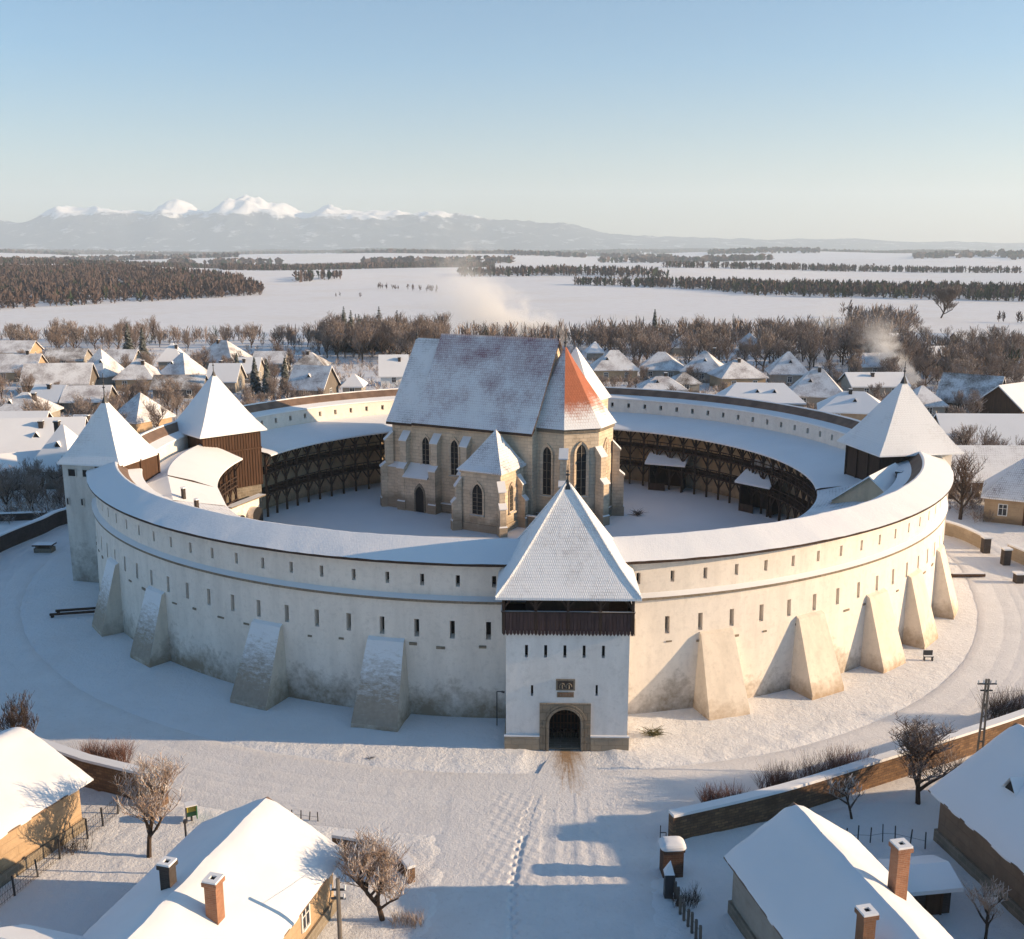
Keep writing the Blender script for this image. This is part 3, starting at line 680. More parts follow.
# right corner tower
tc = thing('corner_tower', 'corner tower at the right bend of the ring wall under a wide blue-shaded snow roof', 'corner tower', (37.9, 96.3, 0), R(10))
b = MB(); b.box(-3.5, 3.7, -3.2, 3.4, 0, 11.4, 0); b.build('wall', 'plaster', tc)
b = MB(); b.box(-3.65, .2, -3.36, -3.2, 6.5, 11.4, 0); b.box(-3.65, -3.5, -3.2, 3.4, 6.0, 11.4, 0)
for y in (-3.1, -1, 1.1, 3.2): b.beam((-3.7, y, 6), (-3.7, y, 11.4), .16)
b.build('boarding', 'wood', tc)
b = MB(); flared_roof(b, 3.75, 3.5, 11.4, 18.0, .6, (0,0), 0, 1, 8); b.build('roof', ['roof_shingle_far', 'wood'], tc)
small_opening(tc, 2.7, 9.9, .55, .55, -3.2)
finial(tc, 18.1, 1.6, 1.0)

# ------------------------------------------------------------------ galleries inside the ring
def gallery(name, label, t0, t1, r_in=30.6, ztop=7.5, roof=((29.8, 7.4), (36.88, 8.5)), posts=True, levels=(2.6, 5.05), step=3.6, rmat='snow_soft'):
    th_ = thing(name, label, 'gallery')
    b = MB(); n = round((t1-t0)/1.5)
    rb = r_in+2.4
    for i in range(n):
        a, c = t0+(t1-t0)*i/n, t0+(t1-t0)*(i+1)/n
        b.poly([P(rb, c, 0), P(rb, a, 0), P(rb, a, ztop+.3), P(rb, c, ztop+.3)], 0)
    b.build('back_wall', 'wall_inner', th_, smooth=True)
    b = MB(); (r0, z0), (r1, z1) = roof
    rmid, zmid = (r0+r1)/2, (z0+z1)/2+.12
    sweep(b, [(r1, z1), (rmid, zmid), (r0+.4, z0+.16), (r0, z0), (r0, z0-.16), (r1, z1-.35)], t0, t1, 1.5, [0, 0, 0, 0, 1])
    for i in range(len(b.f)): b.f[i] = tuple(reversed(b.f[i])); b.uv[i] = b.uv[i][::-1] if b.uv[i] else None
    b.build('roof', [rmat, 'wood'], th_, smooth=True)
    for z in levels:
        b = MB(); sweep(b, [(rb, z), (r_in-.25, z), (r_in-.25, z+.16), (rb, z+.16)], t0, t1, 1.8, cap=True)
        b.build('deck', ['wood'], th_)
        b = MB(); n = round((t1-t0)/1.8)
        for i in range(n):
            a, c = t0+(t1-t0)*i/n, t0+(t1-t0)*(i+1)/n
            b.beam(P(r_in-.2, a, z+1.05), P(r_in-.2, c, z+1.05), .11); b.beam(P(r_in-.2, a, z+.6), P(r_in-.2, c, z+.6), .07)
            b.beam(P(r_in-.2, a, z+.1), P(r_in-.2, a, z+1.05), .07)
        b.build('railing', ['wood'], th_)
    n = round((t1-t0)/step)
    for i in range(n+1):
        a = t0+(t1-t0)*i/n; b = MB(); b.beam(P(r_in, a, 0), P(r_in, a, z0-.05), .24)
        for z in (*levels, z0-.15):
            for s_ in (-1, 1):
                if t0 <= a+s_*1.4 <= t1: b.beam(P(r_in, a, z-1.15), P(r_in, a+s_*1.5, z), .13)
        b.beam(P(r_in, a, z0-1.6), P(r_in-.9, a, z0-.2), .1)
        b.build('post', 'wood', th_)
    return th_
M['wall_inner'] = mat_plaster('courtyard_wall_plaster', (.66, .52, .37), (.2, .155, .11), 1.6, .3)
gb = gallery('wooden_gallery', 'three-storey dark timber gallery curving round the back of the courtyard', -14, 161)
gl = gallery('wooden_gallery', 'raised curved timber gallery with a sunlit roof end beside the inner left tower', 172, 199, 31.2, 8.0, ((30.2, 8.15), (34.6, 9.75)), step=3)
b = MB()
pa = [(36.8, 8.9), (34.6, 9.66), (30.2, 8.17)]; pb = [(36.8, 8.6), (34.6, 8.45), (30.0, 7.4)]
for k in (0, 1): b.poly([P(pa[k][0], 198.9, pa[k][1]), P(pa[k+1][0], 198.9, pa[k+1][1]), P(pb[k+1][0], 207, pb[k+1][1]), P(pb[k][0], 207, pb[k][1])], 0)
b.poly([P(30.2, 198.9, 8.17), P(30.3, 198.9, 7.2), P(30.0, 207, 7.38)], 0)
b.build('hipped_end', 'snow_soft', gl)
b = MB(); sweep(b, [(36.8, 7.4), (36.8, 8.9), (34.6, 9.66)], 172, 199, 1.5)
b.build('outer_roof_slope', 'snow_soft', gl)
gf = thing('storehouse_range', 'low range of storerooms with pinkish snow roof behind the front ring wall', 'storehouse')
b = MB(); sweep(b, [(30.4, .0), (30.4, 7.2)], 199, 346, 1.5, cap=False)
for i in range(len(b.f)): b.f[i] = b.f[i][::-1]
b.build('wall', 'wall_inner', gf)
b = MB(); sweep(b, [(36.88, 8.7), (33.5, 8.2), (29.9, 7.3), (29.9, 7.1), (33, 7.2)], 199, 346, 1.5, [0,0,0,1])
for i in range(len(b.f)): b.f[i] = tuple(reversed(b.f[i])); b.uv[i] = b.uv[i][::-1] if b.uv[i] else None
b.build('roof', ['roof_plain', 'wood'], gf, smooth=True)
for th0 in (206, 214.5):
    x, y, z = P(33.6, th0, 8.5); q = MB(); q.beam((x, y, 8.3), (x, y, 9.3), .42, n=5); q.beam((x,y,9.3), (x,y,9.42), .5, 1, n=5); q.build('chimney', ['brick_dark', 'snow_soft'], gf)

# ------------------------------------------------------------------ houses
def gable_roof(b, L, Wd, z0, hr, over, t, m=0, mu=1, kind='gable', hip=.5, overx=None):
    ox = over if overx is None else overx
    x, y = L/2+ox, Wd/2+over; k = hr/(Wd/2); ze = z0-over*k; zr = z0+hr
    e = 0 if kind == 'gable' else min(hip*(Wd/2+over), x*.94)
    top = lambda s: [(-x, s*y, ze+t), (x, s*y, ze+t), (x-e, 0, zr+t), (-x+e, 0, zr+t)]
    bot = lambda s: [(-x, s*y, ze), (x, s*y, ze), (x-e, 0, zr), (-x+e, 0, zr)]
    T = top(-1); b.poly(T, m); T2 = top(1); b.poly(T2[::-1], m)
    B = bot(-1); b.poly(B[::-1], mu); B2 = bot(1); b.poly(B2, mu)
    b.poly([B[0], B[1], T[1], T[0]], m); b.poly([B2[1], B2[0], T2[0], T2[1]], m)
    for i, j in ((0, 3), (1, 2)):
        s = 1 if i else -1
        if kind == 'gable':
            for A, C in ((B, T), (B2, T2)):
                q = [A[i], A[j], C[j], C[i]]; b.poly(q, m)
        else:
            q = [T[i], T2[i], T[j]]; b.poly(q if i else q[::-1], m)
            q = [B[i], B2[i], B2[i], T2[i], T[i]]; b.poly([B[i], B2[i], T2[i], T[i]] if i else [B[i], T[i], T2[i], B2[i]], m)
            b.poly([B[i], B2[i], B[j]][::-1] if i else [B[i], B2[i], B[j]], mu)
def chimney(parent, x, y, z0, z1, w=.5, mat='brick', smokecap=True):
    q = MB(); q.box(x-w/2, x+w/2, y-w/2, y+w/2, z0, z1, 0); q.box(x-w/2-.07, x+w/2+.07, y-w/2-.07, y+w/2+.07, z1-.18, z1, 0)
    q.box(x-w/2-.05, x+w/2+.05, y-w/2-.05, y-.12, z1, z1+.09, 1); q.box(x-w/2-.05, x+w/2+.05, y+.12, y+w/2+.05, z1, z1+.09, 1)
    q.box(x-w/2-.05, x-.12, y-.12, y+.12, z1, z1+.09, 1); q.box(x+.12, x+w/2+.05, y-.12, y+.12, z1, z1+.09, 1); q.box(x-.12, x+.12, y-.12, y+.12, z1, z1+.02, 2)
    return q.build('chimney', [mat, 'snow_soft', 'dark'], parent)
def window(parent, side, u, z, w, h, L, Wd, frame='white', bars=True):
    "side: f (front, -y), k (back, +y), l (-x), r (+x)"
    q = MB(); fr = MB()
    def T(p):
        a, d, c = p
        return {'f': (a, -Wd/2-d, c), 'k': (-a, Wd/2+d, c), 'r': (L/2+d, a, c), 'l': (-L/2-d, -a, c)}[side]
    def bx(mb, x0, x1, d0, d1, z0, z1): 
        c = [T((x, d, zz)) for zz in (z0, z1) for d in (d0, d1) for x in (x0, x1)]
        for k in ((0,2,3,1), (4,5,7,6), (0,1,5,4), (2,6,7,3), (0,4,6,2), (1,3,7,5)): mb.poly([c[i] for i in k][::-1], 0)
    bx(q, u-w/2, u+w/2, .004, .02, z, z+h)
    f = .09
    bx(fr, u-w/2-f, u-w/2, .003, .06, z-f, z+h+f); bx(fr, u+w/2, u+w/2+f, .003, .06, z-f, z+h+f)
    bx(fr, u-w/2, u+w/2, .003, .055, z+h, z+h+f); bx(fr, u-w/2, u+w/2, .003, .1, z-f, z)
    if bars: bx(fr, u-.03, u+.03, .021, .05, z, z+h); bx(fr, u-w/2, u-.03, .021, .045, z+h*.62, z+h*.62+.05); bx(fr, u+.03, u+w/2, .021, .045, z+h*.62, z+h*.62+.05)
    o = fr.build('window', frame, parent); q.build('pane', 'glass', o); return o
def house(name, label, cat, x, y, L, Wd, hwall, hr, rz, kind='gable', wall='render_ochre', roof='roof_plain', chim=(), wins=(), door=None, dormers=(), over=.45, hip=.9, t=.16, group=None, plinth=False, z=0, near=0):
    h = thing(name, label, cat, (x, y, z), R(rz), group); b = MB()
    b.box(-L/2, L/2, -Wd/2, Wd/2, -.3, hwall, 0)
    if kind == 'gable':
        for s in (-1, 1):
            q = [(s*L/2, -Wd/2, hwall), (s*L/2, Wd/2, hwall), (s*L/2, 0, hwall+hr)]; b.poly(q if s > 0 else q[::-1], 0)
    b.build('wall', [wall], h)
    if plinth:
        q = MB(); q.box(-L/2-.12, L/2+.12, -Wd/2-.12, Wd/2+.12, -.3, .7, 0); q.build('plinth', ['stone'], h)
    b = MB()
    if near: gable_roof(b, L, Wd, hwall+.02, hr, over, .07, 0, 0, kind, hip); rf = b.build('roof', ['ring_tile'], h); snow_sheet(rf, L, Wd, hwall+.08, hr, over, near)
    else: gable_roof(b, L, Wd, hwall+.02, hr, over, t, 0, 1, kind, hip); rf = b.build('roof', [roof, 'wood'], h)
    for c in chim:
        cx, cy, hh, w, mt = c; zr = hwall+hr*(1-abs(cy)/(Wd/2)); chimney(rf, cx, cy, zr-.5, zr+hh, w, mt)
    for w in wins: window(h, *w, L, Wd)
    if door:
        sd_, u, w, hh = door; q = MB()
        T = {'f': lambda a, d, c: (a, -Wd/2-d, c), 'r': lambda a, d, c: (L/2+d, a, c), 'k': lambda a, d, c: (-a, Wd/2+d, c), 'l': lambda a, d, c: (-L/2-d, -a, c)}[sd_]
        for (u0, u1, d0, d1, z0, z1) in ((u-w/2, u+w/2, .005, .05, 0, hh), (u-w/2-.1, u-w/2, .005, .1, 0, hh+.1), (u+w/2, u+w/2+.1, .005, .1, 0, hh+.1)):
            c = [T(a, d, zz) for zz in (z0, z1) for d in (d0, d1) for a in (u0, u1)]
            for k in ((0,2,3,1), (4,5,7,6), (0,1,5,4), (2,6,7,3), (0,4,6,2), (1,3,7,5)): q.poly([c[i] for i in k], 0)
        q.build('door', 'wood_brown', h)
    for (dx, sy, f_) in dormers:                      # small roof vents with their own gable and snow
        q = MB(); yy = sy*Wd/2*f_; zz = hwall+hr*(1-f_); d = .55; kk = hr/(Wd/2)
        A = (dx-.4, yy+sy*.3, zz); B = (dx+.4, yy+sy*.3, zz); C = (dx, yy+sy*.3, zz+.62); D = (dx, yy-sy*.9, zz+.66)
        q.poly([A, B, C] if sy < 0 else [B, A, C], 0); A2 = (dx-.55, yy+sy*.4, zz-.05); B2 = (dx+.55, yy+sy*.4, zz-.05); C2 = (dx, yy+sy*.4, zz+.76)
        q.poly([A2, C2, D], 1); q.poly([B2, D, C2], 1); q.build('dormer', ['dark', 'snow_soft'], rf)
    return h
def snow_sheet(parent, L, Wd, z0, hr, over, seed, th=.2, holes=()):
    "uneven blanket of snow lying on a gable roof, with ragged rounded lips"
    k = hr/(Wd/2); x1, y1 = L/2+over, Wd/2+over; nxs = int(L/.22); nys = 16; o3 = Vector((seed*7.3, seed*3.1, 0))
    q = MB(); G_ = []
    for s_ in (-1, 1):
        rows = []
        for j in range(nys+1):
            v = j/nys; row = []
            for i in range(nxs+1):
                u = -1+2*i/nxs; lip = noise.noise(Vector((u*L*.55, s_*9, 1))+o3)*.07+noise.noise(Vector((u*L*2.2, s_*5, 2))+o3)*.015+.0
                ve = v*(y1+lip); ex = (x1+.05*noise.noise(Vector((v*6, u*3, 4))+o3)+.03)*u; e = min(1, (1-v)*7)*min(1, (1-abs(u))*L*1.6)
                z = z0+hr-k*ve-.22*k*math.exp(-(ve/.28)**2); t_ = th*(sqrt(max(0, min(1, e)))*.9+.1)*(1+.35*noise.noise(Vector((u*L*.35, ve*.5*s_, 3))+o3))+.035*noise.noise(Vector((u*L*1.7, ve*1.9*s_, 6))+o3)
                row.append((ex, s_*ve, z+max(.02, t_)))
            rows.append(row)
        for j in range(nys):
            for i in range(nxs):
                f = [rows[j][i], rows[j+1][i], rows[j+1][i+1], rows[j][i+1]]; q.poly(f if s_ < 0 else f[::-1], 0)
        for i in range(nxs):
            a, c = rows[nys][i], rows[nys][i+1]; f = [a, (a[0], a[1], a[2]-.09), (c[0], c[1], c[2]-.09), c]; q.poly(f if s_ < 0 else f[::-1], 0)
        for i in (0, nxs):
            for j in range(nys):
                a, c = rows[j][i], rows[j+1][i]; f = [a, (a[0], a[1], a[2]-.14), (c[0], c[1], c[2]-.12), c]; q.poly(f if (s_ < 0) == (i == 0) else f[::-1], 0)
    return q.build('roof_snow', 'snow_soft', parent, smooth=True)
#PART2
# ------------------------------------------------------------------ the church
RZ = R(-28.3)
ch = thing('fortified_church', 'Gothic stone church in the courtyard with steep snowy nave roof and orange-tiled polygonal apse', 'church', (2.3, 108.2, 0), RZ)
b = MB(); b.box(-19.0, -.25, .35, 12.6, 0, 10.75, 0)
b.poly([(-.25,.35,10.75), (-.25,12.6,10.75), (-.25,6.5,19.9)], 0); b.poly([(-19,.35,10.75), (-19,6.5,18.9), (-19,12.6,10.75)], 0)
nc = 8; ac = (1.0, 6.5); ra = 5.35
oct_ = [(ac[0]+ra*cos(R(-67.5-45+45*i)), ac[1]+ra*sin(R(-67.5-45+45*i))) for i in range(8)]
b.prism(oct_, 0, 10.9, 0)
b.box(-3.0, 1.5, 9, 16.5, 0, 10.4, 0)
b.build('wall', 'church', ch)
def nave_roof(b, x0, x1, zr, m=0, dz=0):
    pr_ = [(-.35, 10.5+dz), (1.1, 12.3+dz), (6.5, zr), (11.9, 12.3+dz), (13.35, 10.5+dz)]
    for (y0, z0), (y1, z1) in zip(pr_[:-1], pr_[1:]): b.poly([(x0,y0,z0), (x1,y0,z0), (x1,y1,z1), (x0,y1,z1)], m)
    for x in (x0, x1):
        q = [(x, y, z) for y, z in pr_]+[(x, y, z-.32) for y, z in pr_[::-1]]; b.poly(q if x == x0 else q[::-1], 1)
    b.poly([(x0,-.35,10.2+dz), (x1,-.35,10.2+dz), (x1,-.35,10.5+dz), (x0,-.35,10.5+dz)], 1); b.poly([(x0,-.35,10.2+dz), (x0,.5,10.9+dz), (x1,.5,10.9+dz), (x1,-.35,10.2+dz)], 1)
q = MB(); nave_roof(q, -15.8, .05, 20.3); q.beam((-15.8,6.5,20.3), (.05,6.5,20.3), .18, 0); q.build('nave_roof', ['roof_church', 'wood'], ch)
q = MB(); nave_roof(q, -19.4, -15.8, 19.75, 0, -.12); q.build('west_roof', ['roof_plain', 'wood'], ch)
q = MB(); apx = (.75, 6.5, 19.7)
for lvl in range(5):
    k0, k1 = 1-lvl/5, 1-(lvl+1)/5; f0, f1 = k0**1.08, k1**1.08; z0, z1 = 10.95+(apx[2]-10.95)*(1-k0), 10.95+(apx[2]-10.95)*(1-k1)
    for i in range(8):
        j = (i+1) % 8; m_ = 1 if i in (1, 2) else (0 if i in (0, 7) else 2)
        e = 1.07
        A = [(apx[0]+(oct_[c][0]-apx[0])*f*e, apx[1]+(oct_[c][1]-apx[1])*f*e) for c, f in ((i, f0), (j, f0), (j, f1), (i, f1))]
        pts_ = [(*A[0], z0), (*A[1], z0), (*A[2], z1), (*A[3], z1)]
        if f1 < 1e-6: pts_ = pts_[:3]
        q.poly(pts_, m_)
q.poly([(apx[0]+(c[0]-apx[0])*1.07, apx[1]+(c[1]-apx[1])*1.07, 10.93) for c in oct_][::-1], 3)
q.build('apse_roof', ['roof_church', 'roof_orange', 'snow_soft', 'wood'], ch)
q = MB()      # steep roof of the wing on the far side
W4 = [(-3.4, 8.8), (3.3, 8.8), (3.3, 14.2), (-3.4, 14.2)]
for i in range(4): q.poly([(*W4[i], 13.0), (*W4[(i+1) % 4], 13.0), (0.2, 10.6, 19.2)], 0)
q.poly([(*p, 13.0) for p in W4][::-1], 1); q.build('wing_roof', ['snow_soft', 'wood'], ch)
q = MB(); q.box(-3.1, 3.0, 9.05, 13.9, 0, 12.98, 0); q.build('wing_wall', 'church', ch)
# plinth band and cornice
q = MB(); q.box(-19.35, -7.6, .05, .35, 0, 1.1, 0); q.box(-19.37, -7.6, 0, .35, 1.1, 1.2, 1); q.box(-19.2, -.2, .2, .35, 10.35, 10.7, 0)
oc2 = [(ac[0]+(c[0]-ac[0])*1.05, ac[1]+(c[1]-ac[1])*1.05) for c in oct_]; q.prism(oc2, 0, 1.2, 0, 1); q.prism([(ac[0]+(c[0]-ac[0])*1.03, ac[1]+(c[1]-ac[1])*1.03) for c in oct_], 10.5, 10.85, 0)
q.build('stone_courses', ['stone', 'snow_soft'], ch)
def frame_T(x, y, ang):
    c, s = cos(ang), sin(ang); return lambda p: (x+c*p[0]-s*p[1], y+s*p[0]+c*p[1], p[2])
def xf(b, start, T):
    for i in range(start, len(b.v)): b.v[i] = T(b.v[i])
def gothic_window(parent, x, y, ang, z0, w, hs, mats=('church', 'dark')):
    "local -y faces out; recess framed by a chamfered pointed surround"
    b = MB(); A = arch_pts(w, hs, 'pointed', 10, 0, z0); b.poly([(p[0], -.02, p[1]) for p in A][::-1], 1)
    t, pr = .28, .16
    B = arch_pts(w+2*t, hs+.0, 'pointed', 10, 0, z0-.1)
    for i in range(len(A)-1):
        b.poly([(A[i][0],-.03,A[i][1]), (B[i][0],-pr,B[i][1]), (B[i+1][0],-pr,B[i+1][1]), (A[i+1][0],-.03,A[i+1][1])][::-1], 0)
        b.poly([(B[i][0],-pr,B[i][1]), (B[i][0],.05,B[i][1]), (B[i+1][0],.05,B[i+1][1]), (B[i+1][0],-pr,B[i+1][1])][::-1], 0)
    b.box(-w/2-t, w/2+t, -.3, 0, z0-.28, z0-.1, 0, 2)
    b.beam((0,-.05,z0), (0,-.05,z0+hs+w*.7), .07, 3)
    for k in range(1, 6): b.beam((-w/2,-.04,z0+hs*k/5), (w/2,-.04,z0+hs*k/5), .035, 3)
    xf(b, 0, frame_T(x, y, ang)); return b.build('window', [*mats, 'snow_soft', 'stone'], parent)
gothic_window(ch, -14.3, .35, 0, 4.7, .95, 3.3); gothic_window(ch, -10.35, .35, 0, 4.7, .95, 3.3)
for i, (zz, ww, hh) in {0: (3.4, 1.0, 4.6), 1: (3.4, 1.15, 4.8), 2: (3.4, 1.15, 4.8)}.items():
    a_, c_ = oct_[i], oct_[(i+1) % 8]; mx, my = (a_[0]+c_[0])/2, (a_[1]+c_[1])/2
    gothic_window(ch, mx, my, atan2(c_[1]-a_[1], c_[0]-a_[0]), zz, ww, hh, ('church', 'dark') if i < 2 else ('church', 'church'))
def stepped_buttress(parent, x, y, ang, w, d, h1, h2, mat='church'):
    b = MB()
    b.box(-w/2-.1, w/2+.1, -d-.1, 0, 0, 1.1, 0)
    b.poly([(-w/2-.12,-d-.12,1.1), (w/2+.12,-d-.12,1.1), (w/2,-d+.1,1.35), (-w/2,-d+.1,1.35)], 1)
    b.box(-w/2, w/2, -d, 0, 1.1, h1, 0); d2 = d*.62
    b.box(-w/2+.04, w/2-.04, -d2, 0, h1, h2, 0)
    for (dd, de, z0, z1) in ((d, d2-.05, h1, h1+.55), (d2, .0, h2, h2+1.0)):
        ww = w/2+.1
        b.poly([(-ww,-dd-.12,z0), (ww,-dd-.12,z0), (ww,-de,z1), (-ww,-de,z1)], 1); b.poly([(-ww,-dd-.12,z0-.12), (ww,-dd-.12,z0-.12), (ww,-dd-.12,z0), (-ww,-dd-.12,z0)], 1)
        for s in (-1, 1):
            q = [(s*ww,-dd-.12,z0-.12), (s*ww,-dd-.12,z0), (s*ww,-de,z1), (s*ww,-de,z0-.12)]; b.poly(q if s < 0 else q[::-1], 0)
    xf(b, 0, frame_T(x, y, ang)); return b.build('buttress', [mat, 'snow_soft'], parent)
for x in (-16.9, -12.6, -8.6): stepped_buttress(ch, x, .35, 0, .9, 1.5, 5.2, 8.4)
stepped_buttress(ch, -19.0, .35, R(-45), .9, 1.5, 5.0, 8.2); stepped_buttress(ch, -19.0, 12.4, R(-135), .9, 1.5, 5.0, 8.2)
for i in (1, 2, 3, 4): c_ = oct_[i]; stepped_buttress(ch, c_[0], c_[1], atan2(c_[1]-ac[1], c_[0]-ac[0])+pi/2, .85, 1.35, 4.9, 7.9)
q = MB(); q.box(-19.9, -17.4, -.5, .3, 0, 5.0, 0); q.box(-20.1, -17.35, -.6, .3, 0, 1.2, 0); q.poly([(-19.95,-.55,5.0), (-17.35,-.55,5.0), (-17.35,.34,5.5), (-19.95,.34,5.5)], 1); q.build('west_pier', ['church', 'snow_soft'], ch)
q = MB(); q.box(-16.45, -13.05, -1.1, .3, 0, 4.3, 0); A = arch_pts(1.15, 2.2, 'pointed', 8, -14.3, 0); q.poly([(p[0], -1.12, p[1]) for p in A][::-1], 1)
q.build('porch', ['church', 'dark'], ch); q = MB(); arch_ring(q, 1.15, 2.2, .2, 'pointed', -14.3, 0, -1.1, .1); q.build('portal_surround', 'stone', ch)
q = MB(); q.poly([(-16.5,-1.45,4.25), (-13.0,-1.45,4.25), (-13.0,.36,5.6), (-16.5,.36,5.6)], 0); q.poly([(-16.5,-1.45,4.12), (-13.0,-1.45,4.12), (-13.0,-1.45,4.25), (-16.5,-1.45,4.25)], 0); q.poly([(-16.5,-1.45,4.12),(-16.5,.36,5.4),(-13,.36,5.4),(-13,-1.45,4.12)], 1); q.build('porch_roof', ['snow_soft', 'wood'], ch)
# side chapel
cx0, cx1, cy0 = -6.3, -1.3, -5.0
q = MB(); q.box(cx0, cx1, cy0, .3, 0, 6.9, 0); q.box(cx0-.15, cx1+.15, cy0-.15, .2, 0, .9, 0); q.box(cx0-.1, cx1+.1, cy0-.1, .3, 6.55, 6.9, 0); q.build('chapel_wall', ['church'], ch)
gothic_window(ch, -4.2, cy0, 0, 2.0, 1.25, 2.3); gothic_window(ch, cx1, -2.6, pi/2, 2.2, .8, 2.2)
q = MB(); flared_roof(q, (cx1-cx0)/2, 2.6, 6.9, 10.9, .3, (0, .9), 0, 1, 7, .16); o = q.build('chapel_roof', ['roof_plain', 'wood'], ch); o.location = ((cx0+cx1)/2, -2.45, 0)
for x, y, a_ in ((cx0, cy0, -45), (cx1, cy0, 45)): stepped_buttress(ch, x, y, R(a_), .7, 1.0, 3.2, 5.0)
stepped_buttress(ch, cx1, -.9, R(90), .7, 1.0, 3.2, 5.0)
q = MB(); q.box(cx1+.2, cx1+3.6, -.9, -.6, 0, 1.3, 0); q.box(cx1+.18, cx1+3.62, -.95, -.55, 1.3, 1.42, 1); q.box(cx1+3.3, cx1+3.6, -.6, .3, 0, 1.3, 0); q.build('low_wall', ['stone', 'snow_soft'], ch)
for x, z, h in ((-19.3, 19.6, 1.6), (-.1, 20.2, 1.2), (.75, 19.5, 1.7)):
    q = MB(); q.beam((x,6.5,z-.2), (x,6.5,z+h), .3, n=6, w2=.06); q.beam((x,6.5,z+.25), (x,6.5,z+.5), .1, n=6, w2=.42); q.beam((x,6.5,z+.5), (x,6.5,z+.7), .42, n=6, w2=.1); q.build('finial', 'metal', ch)

# ------------------------------------------------------------------ courtyard things
def shed(name, label, x, y, rz, w, d, hf, hb):
    h = thing(name, label, 'shed', (x, y, 0), R(rz)); q = MB()
    for sx in (-1, 1):
        for sy, hh in ((-1, hf), (1, hb)): q.beam((sx*w/2, sy*d/2, 0), (sx*w/2, sy*d/2, hh), .16)
    q.beam((-w/2,-d/2,hf-.1), (w/2,-d/2,hf-.1), .14); q.build('frame', 'wood', h)
    q = MB(); q.box(-w/2+.05, -w/2+.1, -d/2, d/2, 0, hf-.2, 0); q.box(-w/2+.1, w/2-.05, d/2-.1, d/2-.05, 0, hb-.2, 0); q.box(w/2-.1, w/2-.05, -d/2, d/2, 0, hf-.2, 0); q.box(-w/2, 0, -d/2-.03, -d/2+.03, 0, 1.0, 0); q.build('boarding', 'wood', h)
    q = MB(); o = .5
    A = [(-w/2-o,-d/2-o,hf-.12), (w/2+o,-d/2-o,hf-.12), (w/2+o,d/2+o,hb+.12), (-w/2-o,d/2+o,hb+.12)]
    q.poly([(a, b_, c+.22) for a, b_, c in A], 0); q.poly(A[::-1], 1)
    for i in range(4): j = (i+1) % 4; q.poly([A[i], A[j], (*A[j][:2], A[j][2]+.22), (*A[i][:2], A[i][2]+.22)], 0)
    q.build('roof', ['snow_soft', 'wood'], h); return h
shed('open_shed', 'open timber shed with flat snowy roof against the gallery right of the apse', 20.2, 126.2, -22, 4.2, 3.4, 3.6, 4.9)
shed('open_shed', 'smaller steep-roofed timber shelter at the right end of the courtyard', 29.3, 114.3, -48, 3.8, 3.0, 3.6, 5.4)
rr_ = house('gatekeeper_roof_house', 'small house inside the ring with a blue-shaded snow roof left of the right corner tower', 'house', 33.6, 88.6, 6.6, 6.5, 8.0, 2.6, 52, 'gable', 'wall_inner', 'snow_soft', chim=((1.0, -1.2, .9, .45, 'brick_dark'),), over=.3)
rr_.name = 'yard_house'
def brush(x, y, z, s, label, name='brushwood_heap', cat='brushwood', mat='bark', n=60):
    q = MB(); rnd = random.Random(int(abs(x*31+y*7)))
    for i in range(n):
        a = rnd.uniform(0, 2*pi); r_ = rnd.uniform(0, .8)*s; p0 = Vector((r_*cos(a)*.5, r_*sin(a)*.4, rnd.uniform(0, .25)*s)); a2 = rnd.uniform(0, 2*pi); e = rnd.uniform(.3, 1)*s
        q.beam(p0, p0+Vector((cos(a2)*e, sin(a2)*e*.6, rnd.uniform(.02, .45)*s)), .05*s, n=3, w2=.015)
    o = q.build(name, mat); o.location = (x, y, z); return tag(o, label, cat)
x, y = g(637, 516); brush(x, y, .06, 1.3, 'dark heap of brushwood on the courtyard snow right of the apse')
x, y = g(616, 508); brush(x, y, .06, .7, 'small twiggy plant in the courtyard snow just right of the church', 'dead_plant', 'plant', n=30)
x, y = g(654, 736); brush(x, y, .06, 1.0, 'olive green low bush in the snow right of the gateway', 'low_bush', 'bush', 'dry_green', 90) if 'dry_green' in M else None
x, y = g(370, 760); brush(x, y, .05, .4, 'tiny dry weed standing in the snow before the left wall', 'dry_weed', 'plant', n=20)
x, y = g(928, 661); q = MB(); q.box(-.35,.35,-.15,.15,.35,.42,0,1); q.box(-.35,.35,.12,.17,.42,.8,0)
for sx in (-.3, .3): q.box(sx-.03,sx+.03,-.12,.12,0,.35,0)
o = q.build('bench', ['metal', 'snow_soft']); o.location = (x, y, 0); tag(o, 'little dark bench in the snow outside the right buttresses', 'bench')
x, y = g(968, 578); q = MB(); q.beam((-1.6,0,.25), (1.6,.1,.25), .34, 0, 8); q.box(-1.5,1.5,-.05,.1,.4,.47,1); o = q.build('log', ['wood_brown', 'snow_soft']); o.location = (x, y, 0); tag(o, 'single fallen log on the snow beside the rightmost buttress', 'log')
x0, y0 = g(50, 618)
for k, (dx, dy) in enumerate(((0, 0), (.1, .9))):
    q = MB(); q.beam((0,0,.3), (4.2,.9,.3), .22, 0, 6); q.box(.1, .3, -.1, .15, 0, .3, 0); q.box(3.8, 4.0, .7, .95, 0, .3, 0)
    o = q.build('timber_beam', ['wood']); o.location = (x0+dx, y0+dy, 0); tag(o, ['dark timber beam on the snow left of the buttresses, the nearer of two', 'dark timber beam on the snow left of the buttresses, the farther of two'][k], 'beam', 'timber beams left of the fortress')
